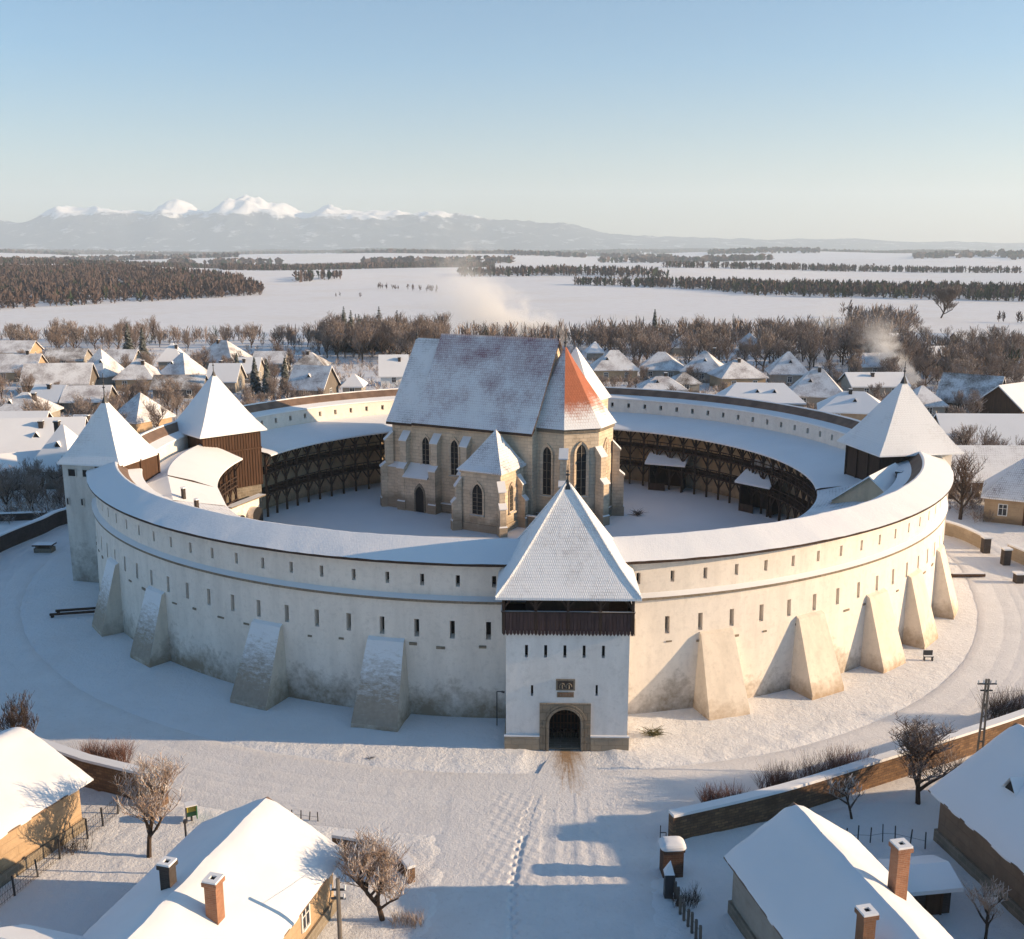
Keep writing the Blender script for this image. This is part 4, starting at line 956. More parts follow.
x, y = g(45, 552); q = MB(); q.box(-.9,.9,-.5,.5,0,.5,0); q.box(-1.0,1.0,-.6,.6,.75,.9,1,2); q.box(-.8,-.6,-.3,.3,.5,.75,0); q.box(.6,.8,-.3,.3,.5,.75,0); o = q.build('covered_trough', ['stone', 'wood', 'snow_soft']); o.location = (x, y, 0); tag(o, 'small dark covered trough on the shaded snow left of the corner tower', 'trough')
# stone arcade below the inner left tower
ar = thing('arcade', 'low whitewashed arcade of two dark arches at the foot of the inner left tower', 'arcade', (P(30.4, 172.5)[0], P(30.4, 172.5)[1], 0), R(84+180-14))
for i, w in ((0, 1.9), (1, 1.5)):
    q = MB(); op_ = arch_pts(w, 1.5, 'round', 8, -1.6+i*3.0, 0); panel_with_arch(q, -3.1+i*3.1, 0.0+i*3.1, 0, 3.4, op_, 0, .8, 0, 0, 1); q.build('bay', ['plaster', 'dark'], ar)
q = MB(); q.box(-3.2, 3.2, -.1, .9, 3.4, 3.55, 0, 1); q.build('coping', ['stone', 'snow_soft'], ar)

# ------------------------------------------------------------------ garden walls
def wall_line(name, label, cat, pts, h, w=.4, mat='garden_wall', snow=.14, ends=None):
    t = thing(name, label, cat, (*pts[0], 0)); b = MB(); c = MB(); ox, oy = pts[0]; n = len(pts); off = []
    for i, p in enumerate(pts):
        a = Vector(pts[max(0, i-1)]); d = Vector(pts[min(n-1, i+1)])-a; d.normalize(); off.append(Vector((-d.y, d.x))*w/2)
    def pt(i, s, k=1): return (pts[i][0]-ox+off[i].x*s*k, pts[i][1]-oy+off[i].y*s*k)
    for i in range(n-1):
        for s in (-1, 1):
            q = [(*pt(i,s),-.2), (*pt(i+1,s),-.2), (*pt(i+1,s),h), (*pt(i,s),h)]; b.poly(q if s < 0 else q[::-1], 0)
            q = [(*pt(i,s,1.35),h), (*pt(i+1,s,1.35),h), (*pt(i+1,s,1.2),h+snow), (*pt(i,s,1.2),h+snow)]; c.poly(q if s < 0 else q[::-1], 0)
        c.poly([(*pt(i,-1,1.2),h+snow), (*pt(i+1,-1,1.2),h+snow), (*pt(i+1,1,1.2),h+snow), (*pt(i,1,1.2),h+snow)], 0)
        c.poly([(*pt(i,-1,1.35),h), (*pt(i,1,1.35),h), (*pt(i+1,1,1.35),h), (*pt(i+1,-1,1.35),h)], 1)
    for i in (0, n-1):
        q = [(*pt(i,-1),-.2), (*pt(i,-1),h), (*pt(i,1),h), (*pt(i,1),-.2)]; b.poly(q if i == 0 else q[::-1], 0)
        q = [(*pt(i,-1,1.3),h), (*pt(i,-1,1.2),h+snow), (*pt(i,1,1.2),h+snow), (*pt(i,1,1.3),h)]; c.poly(q if i == 0 else q[::-1], 0)
    b.build('masonry', mat, t); c.build('snow_cap', ['snow_soft', mat], t); return t
def smooth_pts(pts, k=6):
    out = []
    P_ = [pts[0]]+list(pts)+[pts[-1]]
    for i in range(1, len(P_)-2):
        for j in range(k):
            t = j/k; q = []
            for d in (0, 1):
                a, b_, c, e = (P_[i-1][d], P_[i][d], P_[i+1][d], P_[i+2][d]); q.append(.5*((2*b_)+(-a+c)*t+(2*a-5*b_+4*c-e)*t*t+(-a+3*b_-3*c+e)*t**3))
            out.append(tuple(q))
    return out+[pts[-1]]
wall_line('garden_wall', 'long brick garden wall with snow cap curving along the road at lower right', 'wall', smooth_pts([g(670, 842), g(780, 815), g(880, 783), g(960, 757), g(1024, 735), (41, 63.5), (52, 72)]), 1.55, .45)
wall_line('garden_wall', 'short dark brick garden wall running off behind the lower left house', 'wall', [g(166, 806), g(90, 787), g(20, 762), (-38, 58)], 1.75, .5)
wall_line('garden_wall', 'low dark wall beside the snow-laden tree behind the bottom left house', 'wall', smooth_pts([g(334, 850), g(372, 857), g(398, 868), g(412, 884)]), .85, .35)
wall_line('street_wall', 'ochre stone wall with snow cap right of the ring, behind its dark gateposts', 'wall', smooth_pts([(44.6, 108.5), g(955, 537), g(984, 550)]), 1.4, .4, 'church')
wall_line('street_wall', 'ochre stone wall with snow cap at the right edge, before its gateposts', 'wall', [g(1008, 558), g(1040, 572), (57, 84)], 1.4, .4, 'church')
for k, p in enumerate((g(985, 553), g(1005, 565), g(1018, 583))):
    q = MB(); q.box(-.35,.35,-.35,.35,0,1.6-.7*(k == 2),0); q.box(-.42,.42,-.42,.42,1.6-.7*(k == 2),1.75-.7*(k == 2),1); o = q.build('gatepost', ['brick_dark', 'snow_soft']); o.location = (*p, 0)
    tag(o, ['farther dark gatepost at the end of the ochre wall right of the ring', 'nearer dark gatepost between the two ochre walls', 'short dark pillar on the road side of the right-edge wall'][k], 'gatepost')
wall_line('village_wall', 'curved dark stone wall running left from the left corner tower', 'wall', smooth_pts([(-40.6, 116), g(74, 522), g(40, 535), g(0, 552), g(-40, 575)]), 1.7, .5, 'brick_dark', .12)
wall_line('village_wall', 'straight low dark wall behind the curved wall at far left', 'wall', [g(60, 519), g(-20, 522)], .9, .4, 'brick_dark', .1)

# ------------------------------------------------------------------ houses near the camera
def toloc(h, px, py, z):
    x, y = g(px, py, z); dx, dy = x-h.location.x, y-h.location.y; a = -h.rotation_euler.z
    return dx*cos(a)-dy*sin(a), dx*sin(a)+dy*cos(a)
def add_chim(h, x, y, z0, z1, w, mat):
    rf = [c for c in h.children if c.name.startswith('roof')][0]; chimney(rf, x, y, z0, z1, w, mat)
F2 = house('cottage', 'bottom left cottage with a tree shadow on its bright snow roof and two chimneys', 'house', -13.75, 34.4, 16, 6.9, 3.0, 1.95, 74.4, 'gable', 'render_ochre', 'snow_soft',
           wins=(('f', 1.5, 1.2, .8, 1.1), ('f', 5.2, 1.2, .6, .9), ('f', -1.8, 1.2, .8, 1.1)), over=.5, t=.22, plinth=True, near=1)
x, y = toloc(F2, 216, 922, 4.0); add_chim(F2, x, y, 3.6, 5.9, .52, 'brick_warm')
x, y = toloc(F2, 170, 900, 4.2); add_chim(F2, x, y, 2.6, 5.9, .46, 'brick_dark')
q = MB(); gable_roof(q, 4.6, 4.4, 3.3, 1.3, .3, .2, 0, 1); q.box(-2.2, 2.2, -2.1, 2.1, 0, 3.3, 2); o = q.build('side_wing', ['snow_soft', 'wood', 'render_ochre'], F2); o.location = (-2.8, 3.6, 0); o.rotation_euler = (0, 0, pi/2)
F3 = house('cottage', 'bottom right cottage whose wide shaded roof has one thin sunlit strip', 'house', 14.8, 33.7, 16, 6.0, 3.0, 2.1, 102.5, 'gable', 'render_grey', 'snow_soft',
           wins=(('k', -2.6, 1.3, .9, 1.1), ('k', 1.2, 1.3, .9, 1.1)), over=.35, t=.2, plinth=True, near=2)
x, y = toloc(F3, 893, 900, 4.0); add_chim(F3, x, y-.15, 3.2, 6.5, .55, 'brick_warm')
x, y = toloc(F3, 865, 935, 5.0); add_chim(F3, x, y, 3.6, 6.0, .5, 'brick')
F4 = house('long_house', 'brown-walled house at the lower right edge with dark roof vents', 'house', 27.7, 40.2, 15, 8.5, 3.0, 3.0, 101, 'gable', 'render_brown', 'roof_plain', over=.45, t=.2, plinth=True, near=3,
           wins=(('k', 2.4, 1.0, .9, 1.3), ('k', -.1, 1.0, .9, 1.3), ('k', 5.4, 1.0, .9, 1.3)), dormers=((4.6, 1, .55), (2.0, 1, .5)))
F1 = house('cottage', 'yellow-walled cottage at the lower left edge under a broad sunlit snow roof', 'house', -29.3, 42.9, 14, 8.4, 3.0, 1.9, 67.4, 'gable', 'render_ochre', 'snow_soft', over=.5, t=.22, plinth=True, near=4,
           wins=(('f', 1.2, 1.1, 1.0, 1.2), ('f', -2.0, 1.1, 1.0, 1.2)))
x, y = g(914, 912)
G1 = house('garden_shed', 'small dark brick shed with snowy roof behind the tall brick chimney', 'shed', x+.1, y+.6, 2.7, 1.9, 1.5, .35, 8, 'gable', 'brick_dark', 'snow_soft', over=.35, t=.2, door=('f', .5, .6, 1.2))
x, y = g(672, 878); kp = thing('gate_pier', 'square shade-toned brick gate pier under a thick cushion of snow', 'gate pier', (x, y+.3, 0), R(4)); q = MB(); q.box(-.5,.5,-.4,.4,0,1.45,0); q.box(-.55,.55,-.45,.45,1.45,1.56,0); q.build('shaft', 'shaded_pier_brick', kp)
q = MB(); sq = lambda k, c: [(k*.62*math.copysign(abs(cos(a*pi/12))**c, cos(a*pi/12)), k*.5*math.copysign(abs(sin(a*pi/12))**c, sin(a*pi/12))) for a in range(24)]
lv_ = [(1.56, .98), (1.62, 1.04), (1.74, 1.0), (1.83, .86), (1.88, .6), (1.9, .3)]
for (za, ka), (zb, kb) in zip(lv_[:-1], lv_[1:]):
    A, B = sq(ka, .45), sq(kb, .45)
    for i in range(24): j = (i+1) % 24; q.poly([(*A[i], za), (*A[j], za), (*B[j], zb), (*B[i], zb)], 0)
q.poly([(*p, 1.9) for p in sq(.3, .45)], 0); q.build('snow_cap', 'snow_soft', kp, smooth=True)
x, y = g(668, 898); q = MB(); q.box(-.2,.2,-.2,.2,0,1.35,0); q.poly([(-.24,-.24,1.36), (.24,-.24,1.36), (.1,.24,1.85)], 1); q.poly([(-.24,-.24,1.36), (.1,.24,1.85), (-.24,.24,1.36)], 1); q.poly([(.24,-.24,1.36), (.24,.24,1.36), (.1,.24,1.85)], 1); o = q.build('dark_post', ['metal', 'snow_soft']); o.location = (x, y, 0); tag(o, 'stout dark post just in front of the brick gate pier', 'post')
x, y = g(660, 843); q = MB(); q.beam((0,0,0), (0,0,.95), .04); q.beam((0,0,.95), (.0,.0,1.0), .05); q.beam((0,0,.6), (.3,0,.6), .035); q.beam((.3,0,.6), (.3,0,0), .04); q.beam((0,0,.3), (.5,-.3,.1), .035); o = q.build('hand_rail', 'metal'); o.location = (x, y, 0); tag(o, 'thin bent iron rail in the snow by the end of the long garden wall', 'rail')
# fences
def fence(name, label, pts, h=1.1, sp=1.6, rails=3, jitter=.05, mesh_=True, mat='metal', pw=.08):
    t = thing(name, label, 'fence', (*pts[0], 0)); ox, oy = pts[0]; rnd = random.Random(len(label)); P_ = []
    for a, c in zip(pts[:-1], pts[1:]):
        a, c = Vector(a), Vector(c); n = max(1, round((c-a).length/sp)); P_ += [a+(c-a)*i/n for i in range(n)]
    P_.append(Vector(pts[-1])); tops = []
    for p in P_:
        e = Vector((rnd.uniform(-jitter, jitter), rnd.uniform(-jitter, jitter), h*rnd.uniform(.92, 1.12))); q = MB(); q.beam((p.x-ox, p.y-oy, 0), (p.x-ox+e.x, p.y-oy+e.y, e.z), pw); q.build('post', mat, t); tops.append((Vector((p.x-ox, p.y-oy, 0)), e))
    q = MB()
    for (a, ea), (c, ec) in zip(tops[:-1], tops[1:]):
        for k in range(rails): f = (k+.5)/rails; q.beam(a+ea*f, c+ec*f, .022, n=3)
        if mesh_:
            L = (c-a).length; n = max(2, int(L/.16))
            for i in range(n):
                u = i/n; v = (i+1.5)/n
                if v <= 1: q.beam(a+(c-a)*u+Vector((0,0,.05)), a+(c-a)*v+ec*.93, .012, n=3); q.beam(a+(c-a)*v+Vector((0,0,.05)), a+(c-a)*u+ec*.93, .012, n=3)
    q.build('wire_mesh', mat, t); return t
fence('wire_fence', 'leaning wire mesh fence crossing the snowy garden at lower left', [g(-20, 925), g(15, 897), g(60, 860), g(88, 840), g(118, 815), g(130, 800)])
fence('picket_fence', 'grey wire fence running down from the stout dark post at bottom centre', [g(673, 893), g(680, 915), g(700, 948)], 1.0, .5, 2, .02, False, 'wood_grey', .12)
fence('garden_fence', 'dark thin fence stakes between the two lower right trees', [g(845, 845), g(895, 842), g(925, 850)], .95, .7, 1, .06, False, 'metal', .05)
fence('garden_fence', 'short row of small posts beside the road left of the bottom left cottage', [g(284, 818), g(318, 822), g(352, 826)][:2], .55, .45, 1, .05, False, 'metal', .05)
# poles
def lattice_pole(label, x, y, h, w=.36):
    t = thing('utility_pole', label, 'pole', (x, y, 0)); q = MB(); q.beam((-w/2,0,0), (-w*.2,0,h), .09); q.beam((w/2,0,0), (w*.2,0,h), .09); q.build('mast', 'conc', t)
    q = MB(); n = int(h/.75)
    for i in range(1, n): f = i/n; ww = w/2*(1-f)+w*.2*f; q.beam((-ww,0,h*f), (ww,0,h*f), .07)
    q.build('rungs', 'conc', t); 
    for ww_, hh_ in ((.55, .3), (.35, .7)): q = MB(); q.beam((-ww_,0,h-hh_), (ww_,0,h-hh_), .07); q.build('cross_arm', 'metal', t)
    for sx in (-.5, -.2, .2, .5): q = MB(); q.beam((sx,0,h-.28), (sx,0,h-.08), .08, n=6); q.build('insulator', 'white', t)
    return t
x, y = g(977, 778); lp = lattice_pole('tall concrete ladder pole standing at the long garden wall on the right', x, y, 6.2)
x, y = g(342, 985); sp_ = thing('utility_pole', 'brown wooden pole with insulators at the bottom edge beside the tree', 'pole', (x, y, 0)); q = MB(); q.beam((0,0,0), (0,0,5.0), .22, n=8, w2=.17); q.build('mast', 'wood_grey', sp_)
for zz_ in (4.5, 4.1): q = MB(); q.beam((-.3,0,zz_), (.3,0,zz_), .07); q.build('cross_arm', 'metal', sp_)
for sx, zz in ((-.28, 4.5), (.28, 4.5), (.24, 4.1)): q = MB(); q.beam((sx,0,zz), (sx,0,zz+.22), .09, n=6); q.build('insulator', 'white', sp_)
x, y = g(189, 876); q = MB(); q.beam((0,0,0), (0,0,2.9), .11, n=6); q.beam((0,0,2.9), (.03,0,3.05), .2, n=6); o = q.build('garden_post', 'metal'); o.location = (x, y, 0); tag(o, 'slim dark post in the garden left of the bottom left cottage roof', 'post')
def wire(label, a, c, sag=.5, r_=.022):
    q = MB(); a, c = Vector(a), Vector(c); pr_ = None
    for i in range(17):
        t = i/16; p = a+(c-a)*t-Vector((0,0,sag*4*t*(1-t)))
        if pr_ is not None: q.beam(pr_, p, r_, n=3)
        pr_ = p
    return tag(q.build('overhead_wire', 'metal'), label, 'wire')
x, y = lp.location.x, lp.location.y
wire('thin overhead wire running right from the ladder pole', (x, y, 5.3), (60, 62, 7), .8)
x, y = sp_.location.x, sp_.location.y
wire('overhead wire from the brown pole up over the bottom left garden', (x, y, 4.6), (-7.2, 42.6, 3.1), .1); 
x, y = g(192, 822); bn = thing('sign_box', 'green and yellow box on a short post in the snow at lower left', 'box', (x, y, 0), R(25)); bn.scale = (.8, .8, .8); q = MB(); q.box(-.3,.3,-.05,.05,.45,1.25,0); q.box(.3,.36,-.35,.35,.35,1.3,0); q.box(-.3,.3,-.08,-.05,.8,1.2,1); q.build('panel', ['green', 'yellow'], bn)
q = MB(); q.box(-.36,-.3,-.3,.3,.2,1.3,0); q.box(-.06,.06,.05,.12,0,1.2,0); q.build('frame', ['metal'], bn); q = MB(); q.box(-.38,.38,-.3,.36,1.3,1.36,0); q.build('snow_cap', ['snow_soft'], bn)
q = MB(); x, y = g(518+0, 735); 
ls = thing('lamp_post', 'thin dark lamp post in the corner between ring wall and gate tower', 'lamp post', (*g(497, 726), 0)); q = MB(); q.beam((0,0,0), (0,0,2.4), .07); q.beam((0,0,2.4), (.35,-.1,2.45), .05); q.build('pole', 'metal', ls); q = MB(); q.beam((.3,-.1,2.44), (.5,-.12,2.4), .1); q.build('lamp_head', 'metal', ls)
#PART3
# ------------------------------------------------------------------ the village behind the fortress
GR = 'houses of the village around the fortress'
def vhouse(label, px, pe, wpx, dep, hr, kind='hip', wall='render_grey', roof='roof_thin', rz=0, hw=2.8, chim=1, dorm=0, nwin=2, hip=.9, cat='house', cm='brick_dark'):
    "px, pe: where the middle of the front eave is seen; wpx: eave length as seen; dep: depth in metres"
    x, y = g(px, pe, hw); D = y*cos(CP)+(CH-hw)*sin(CP); L = max(4, wpx*D/1000/max(.5, abs(cos(R(rz))))-.9)
    rnd = random.Random(px*7+pe)
    c = [] if not chim else [((rnd.uniform(-.25, .25))*L, rnd.uniform(-.3, .1)*dep*.6, 1.0, .6, cm)]
    if chim > 1: c.append((-.3*L*rnd.choice((-1, 1)), .1, .9, .6, 'brick'))
    w = [('f', (i+.5)/nwin*L-L/2, .9, .9, 1.2) for i in range(nwin)]+[('r', 0, .9, .9, 1.2)]
    return house('village_house', label, cat, x, y+dep/2, L, dep, hw, hr, rz, kind, wall, roof, tuple(c), tuple(w), None, tuple((rnd.uniform(-.25, .25)*L, -1, .5) for _ in range(dorm)), .5, hip, .25, GR)
V_ = [
 ('blue-roofed house with a sunlit brick gable at the left edge of the photo', 12, 438, 52, 8, 3.2, 'gable', 'brick_warm', 'snow_soft', 4, 2.8, 0, 0, 1),
 ('long house at far left with a shadowed white slope', 30, 455, 84, 9, 4.2, 'gable', 'brick_warm', 'snow_soft', 10, 2.8, 1, 1, 2),
 ('house with a pointed blue hipped roof and little dormer beside the left corner tower', 52, 467, 46, 8, 4.6, 'hip', 'render_grey', 'snow_soft', -4, 3.0, 1, 1, 2),
 ('low shed with a blue snow roof at the far left behind the dark stone wall', 8, 474, 48, 6, 2.0, 'gable', 'brick_dark', 'snow_soft', 32, 2.2, 0, 0, 1),
 ('small house with blue slope between the hipped roof and the left corner tower', 82, 440, 34, 7, 3.0, 'gable', 'render_grey', 'roof_thin', -8, 2.6, 1, 0, 1),
 ('house with rounded snow-covered hip right below the far left rooftops', 16, 414, 52, 8, 3.0, 'hip', 'render_grey', 'roof_thin', 0, 2.6, 1, 1, 2),
 ('long low gabled house with dark wooden end second row at far left', 52, 383, 66, 8, 3.6, 'gable', 'wood_grey', 'roof_thin', 8, 2.6, 0, 0, 2),
 ('wide snowy roof at the left edge two rows beyond the dark-gabled house', 12, 371, 44, 9, 3.4, 'gable', 'render_ochre', 'roof_thin', 3, 2.6, 1, 0, 2),
 ('steep peaked house with one vent standing tall among the left rooftops', 94, 375, 32, 9, 5.2, 'hip', 'render_grey', 'roof_thin', -10, 3.0, 0, 1, 1),
 ('long white-roofed house right of the steep peaked one', 132, 378, 40, 9, 3.6, 'hip', 'render_ochre', 'roof_thin', 4, 2.8, 1, 0, 2),
 ('long low barn with a thin curved snow roof above the left tower tip', 82, 401, 46, 7, 2.3, 'gable', 'wood_grey', 'roof_thin', 6, 2.4, 0, 0, 1, .9, 'barn'),
 ('shaded low house with blue roof left of the long curved barn', 44, 401, 34, 7, 2.4, 'gable', 'render_grey', 'snow_soft', -6, 2.4, 1, 0, 2),
 ('blue hipped roof in front of the left spruces', 168, 360, 26, 8, 3.8, 'hip', 'render_grey', 'snow_soft', 6, 2.8, 1, 0, 1),
 ('sunlit hipped house with a dark skylight right of the left spruces', 178, 375, 34, 8, 4.4, 'hip', 'render_grey', 'roof_thin', -22, 2.8, 0, 1, 1),
 ('large pyramid-roofed house half blue half sunlit above the inner left tower', 218, 361, 46, 10, 4.6, 'hip', 'render_grey', 'roof_thin', -18, 2.8, 1, 0, 2),
 ('house with deep blue roof directly behind the tip of the inner left tower', 221, 381, 32, 8, 3.2, 'gable', 'render_grey', 'snow_soft', 0, 2.6, 1, 0, 1),
 ('two-part low roof with patchy snow left of the inner tower tip', 176, 388, 52, 6, 2.2, 'gable', 'wood_grey', 'roof_patchy', 3, 2.2, 0, 0, 2),
 ('gabled house with dark end wall between the snowy firs and the church', 310, 388, 40, 8, 4.0, 'gable', 'wood_grey', 'roof_thin', -14, 2.6, 0, 1, 1),
 ('small hipped house behind the dark-ended house left of the church', 308, 366, 34, 8, 2.8, 'hip', 'render_ochre', 'roof_patchy', 0, 2.6, 1, 0, 1),
 ('blue-roofed house tucked just left of the church roof', 392, 375, 30, 8, 4.0, 'gable', 'white', 'snow_soft', 6, 2.6, 1, 0, 1),
 ('house with blue and white roof peeping out right of the left corner tower tip', 133, 420, 36, 8, 3.8, 'hip', 'render_ochre', 'roof_thin', -26, 2.6, 0, 0, 1),
 ('hipped house with sunlit ochre wall just right of the church', 616, 369, 46, 9, 3.8, 'hip', 'render_ochre', 'roof_thin', 2, 3.0, 0, 1, 2),
 ('second hipped house right of the church, trees behind it', 664, 369, 44, 9, 3.4, 'hip', 'render_grey', 'roof_thin', -10, 2.8, 0, 0, 2),
 ('hipped house with broad blue left face in the middle of the right-hand row', 708, 371, 42, 10, 4.0, 'hip', 'render_grey', 'roof_thin', -16, 2.8, 1, 1, 1),
 ('house with warm ochre front wall joined beside the blue-faced hipped one', 742, 377, 48, 9, 3.2, 'hip', 'render_ochre', 'roof_thin', 8, 3.0, 1, 0, 2),
 ('hipped house with round vent, last of the row behind the back wall', 793, 373, 40, 9, 4.2, 'hip', 'render_grey', 'roof_thin', -8, 3.0, 0, 1, 1),
 ('low round-edged snow roof close behind the back ring wall', 664, 389, 46, 7, 2.0, 'hip', 'render_grey', 'roof_thin', 0, 2.4, 1, 1, 1),
 ('small flat snowy hut behind the low round-edged roof', 686, 383, 30, 6, 1.8, 'hip', 'render_grey', 'roof_patchy', 4, 2.3, 0, 0, 1),
 ('long trapezoid snow roof rising right behind the back ring wall', 765, 402, 84, 9, 2.8, 'hip', 'render_grey', 'snow_soft', -6, 2.6, 0, 2, 2, .7),
 ('blue-sided hipped house with a round vent left of the right corner tower', 823, 395, 54, 9, 4.4, 'hip', 'render_grey', 'roof_thin', -14, 2.8, 1, 1, 2),
 ('low long house half hidden behind the right corner tower roof', 862, 412, 68, 9, 2.8, 'hip', 'render_ochre', 'snow_soft', -16, 2.6, 1, 1, 2),
 ('white roof showing right of the right corner tower tip', 930, 405, 36, 8, 2.8, 'hip', 'render_grey', 'roof_thin', 0, 2.6, 0, 0, 1),
 ('long roof behind the low house left of the right corner tower tip', 880, 386, 60, 8, 2.2, 'gable', 'render_grey', 'snow_soft', 2, 2.6, 1, 0, 2),
 ('steep ruinous-looking gable with blotchy snow right of the right corner tower', 982, 402, 46, 9, 4.4, 'gable', 'brick_dark', 'roof_patchy', -38, 2.6, 0, 0, 1),
 ('house with blue slope and brown gable cut by the right edge, behind the long barn', 1022, 408, 40, 9, 3.6, 'gable', 'wood_brown', 'snow_soft', 34, 2.6, 0, 0, 1),
 ('long barn with a broad blue snow roof and weathered gable right of the corner tower', 1010, 447, 122, 10, 3.8, 'gable', 'wood_grey', 'snow_soft', -2, 2.6, 0, 0, 2, .9, 'barn'),
 ('long house with brick chimney and a tree against its roof at right', 1004, 479, 112, 8, 3.2, 'gable', 'render_brown', 'roof_plain', -1, 2.6, 0, 0, 3),
 ('snowy house among the far woods at upper right, blue roof', 944, 361, 26, 9, 3.2, 'gable', 'render_grey', 'snow_soft', 6, 2.8, 1, 0, 1),
 ('pale house in the woods just left of the smoke at right', 874, 366, 32, 8, 2.6, 'gable', 'render_grey', 'roof_thin', 4, 2.6, 0, 0, 1),
 ('far blue roof at the left of the distant hamlet beyond the right woods', 905, 345, 24, 9, 3.0, 'gable', 'render_ochre', 'snow_soft', 8, 2.6, 0, 0, 0),
 ('far blue roof in the middle of the distant hamlet beyond the right woods', 938, 346, 30, 9, 3.2, 'gable', 'render_ochre', 'snow_soft', -12, 2.6, 0, 0, 0),
 ('far roof at the right end of the distant hamlet, brown trees beside it', 972, 345, 28, 9, 3.2, 'gable', 'render_ochre', 'snow_soft', 10, 2.6, 0, 0, 0),
 ('tiny snowy roof deep in the woods above the second hipped house', 684, 347, 24, 8, 2.8, 'hip', 'render_grey', 'roof_thin', 0, 2.6, 0, 0, 0),
 ('tiny pale roof in the woods above the ochre-fronted house', 752, 344, 16, 8, 2.8, 'hip', 'render_grey', 'roof_thin', 0, 2.6, 0, 0, 0),
 ('small sunlit roof near the drifting smoke above the right woods', 862, 342, 22, 8, 2.8, 'gable', 'render_ochre', 'roof_thin', 4, 2.6, 0, 0, 0),
 ('farthest rooftop at the left edge, hard by the field', 10, 352, 38, 9, 2.6, 'gable', 'render_ochre', 'roof_thin', 2, 2.6, 0, 0, 0),
 ('far low roof behind the steep peaked house on the left', 62, 360, 40, 8, 2.4, 'gable', 'render_grey', 'roof_patchy', 4, 2.4, 0, 0, 1),
 ('far low roof between the steep peak and the left spruces', 118, 362, 30, 8, 2.6, 'gable', 'render_grey', 'roof_thin', 0, 2.4, 0, 0, 1),
 ('small blue-roofed house between the pyramid roof and the snowy firs', 246, 372, 24, 8, 2.8, 'gable', 'render_grey', 'snow_soft', 2, 2.6, 1, 0, 1),
 ('low pale house left of the small hipped house near the church', 268, 363, 34, 8, 2.4, 'gable', 'render_grey', 'roof_thin', -2, 2.4, 0, 0, 1),
 ('little white cabin in front of the frosty wood left of the church', 352, 386, 22, 6, 2.0, 'hip', 'render_grey', 'snow_soft', 0, 2.2, 0, 0, 1),
 ('blue snow-roofed hut behind the hipped row near the church right side', 596, 352, 18, 7, 2.4, 'hip', 'render_grey', 'snow_soft', 0, 2.4, 0, 0, 0),
]
for a in V_: vhouse(*a)
x, y = g(1002, 525)
R14 = house('ochre_house', 'ochre house with dark door and pinkish roof at the right edge above the gateposts', 'house', x+5.2, y+2.5, 11, 8, 3.2, 3.6, -27, 'hip', 'render_ochre', 'roof_plain', wins=(('f', -3.6, 1.0, .8, 1.2), ('f', 2.6, 1.0, .8, 1.2), ('f', 4.4, 1.0, .7, 1.2)), door=('f', -.9, 1.0, 2.1), dormers=((-1.2, -1, .75),), over=.45, hip=.9, t=.2)
# unseen houses added beyond the right edge to throw shade over the street
house('shade_house', 'added unseen house beyond the right edge that shades the street', 'house', 41.5, 45.6, 9.0, 9, 4.6, 6.2, 84, 'hip', 'render_brown', 'snow_soft', over=.5)
house('shade_house', 'added unseen house beyond the lower right corner that throws shade', 'house', 45, 31, 13, 9, 4.2, 4.0, 85, 'gable', 'render_brown', 'snow_soft', over=.5)

# ------------------------------------------------------------------ trees
def grow(seed, h, spread, lv, nb, wt=.012, trunk_h=.3, up=.35, tw=3, r0=None):
    "bare tree: returns a trunk-and-limb builder and a twig builder"
    rnd = random.Random(seed); T, C = MB(), MB(); r0 = r0 or h*.028
    def seg(b, a, c, ra, rc, n): b.beam(a, c, ra*2, n=n, w2=rc*2)
    def rec(p, d, L, r, k):
        n = 3 if k < 2 else 2; q = Vector(p); dd = Vector(d)
        pts = [q.copy()]
        for i in range(n):
            dd = (dd+Vector((rnd.gauss(0,.16), rnd.gauss(0,.16), rnd.gauss(.05,.10)+up*.12))).normalized(); q2 = q+dd*L/n
            ra, rc = r*(1-.55*i/n), r*(1-.55*(i+1)/n)
            if k < 2: seg(T, q, q2, ra, rc, 6 if k == 0 else 4)
            else: seg(C, q, q2, max(ra, wt), max(rc*.8, wt*.6), 3)
            q = q2; pts.append(q.copy())
        if k >= lv: return
        m = nb[k]
        for i in range(m):
            f = (.35 if k else trunk_h)+(.65 if k else 1-trunk_h)*(i+rnd.random()*.8)/m; f = min(f, .999); j = int(f*n); base = pts[j].lerp(pts[j+1], f*n-j)
            a = 2.4*i+rnd.uniform(-.5, .5)+k; el = rnd.uniform(.15, .75)*(1.0 if k else 1.15)
            side = Vector((cos(a)*cos(el), sin(a)*cos(el), sin(el)))
            nd = (dd*(.5 if k else .12)+side*spread+Vector((0,0,up))).normalized()
            rec(base, nd, L*rnd.uniform(.5, .72)*(1.05-.35*f if k == 0 else 1), r*.52, k+1)
    rec(Vector((0,0,-.05)), Vector((0,0,1)), h*.62, r0, 0); return T, C
def tree(name, label, x, y, seed, h, spread=.9, mats=('bark', 'twig'), lv=4, nb=(7, 6, 5, 4), wt=.014, rz=0, group=None, cat='tree', **k):
    T, C = grow(seed, h, spread, lv, nb, wt, **k); t = thing(name, label, cat, (x, y, 0), rz, group)
    T.build('trunk', mats[0], t); C.build('crown', mats[1], t); return t
def at(px, py): return g(px, py)
tree('apple_tree', 'snow-frosted golden fruit tree in the garden at lower left', *at(149, 858), 3, 5.0, 1.2, ('bark', 'twig_frost'), 4, (9, 7, 6, 5), .011, trunk_h=.3)
tree('apple_tree', 'dense snow-tipped fruit tree right of the bottom left cottage', *at(383, 921), 5, 4.6, 1.3, ('bark', 'twig_frost'), 4, (11, 8, 6, 5), .011, trunk_h=.22)
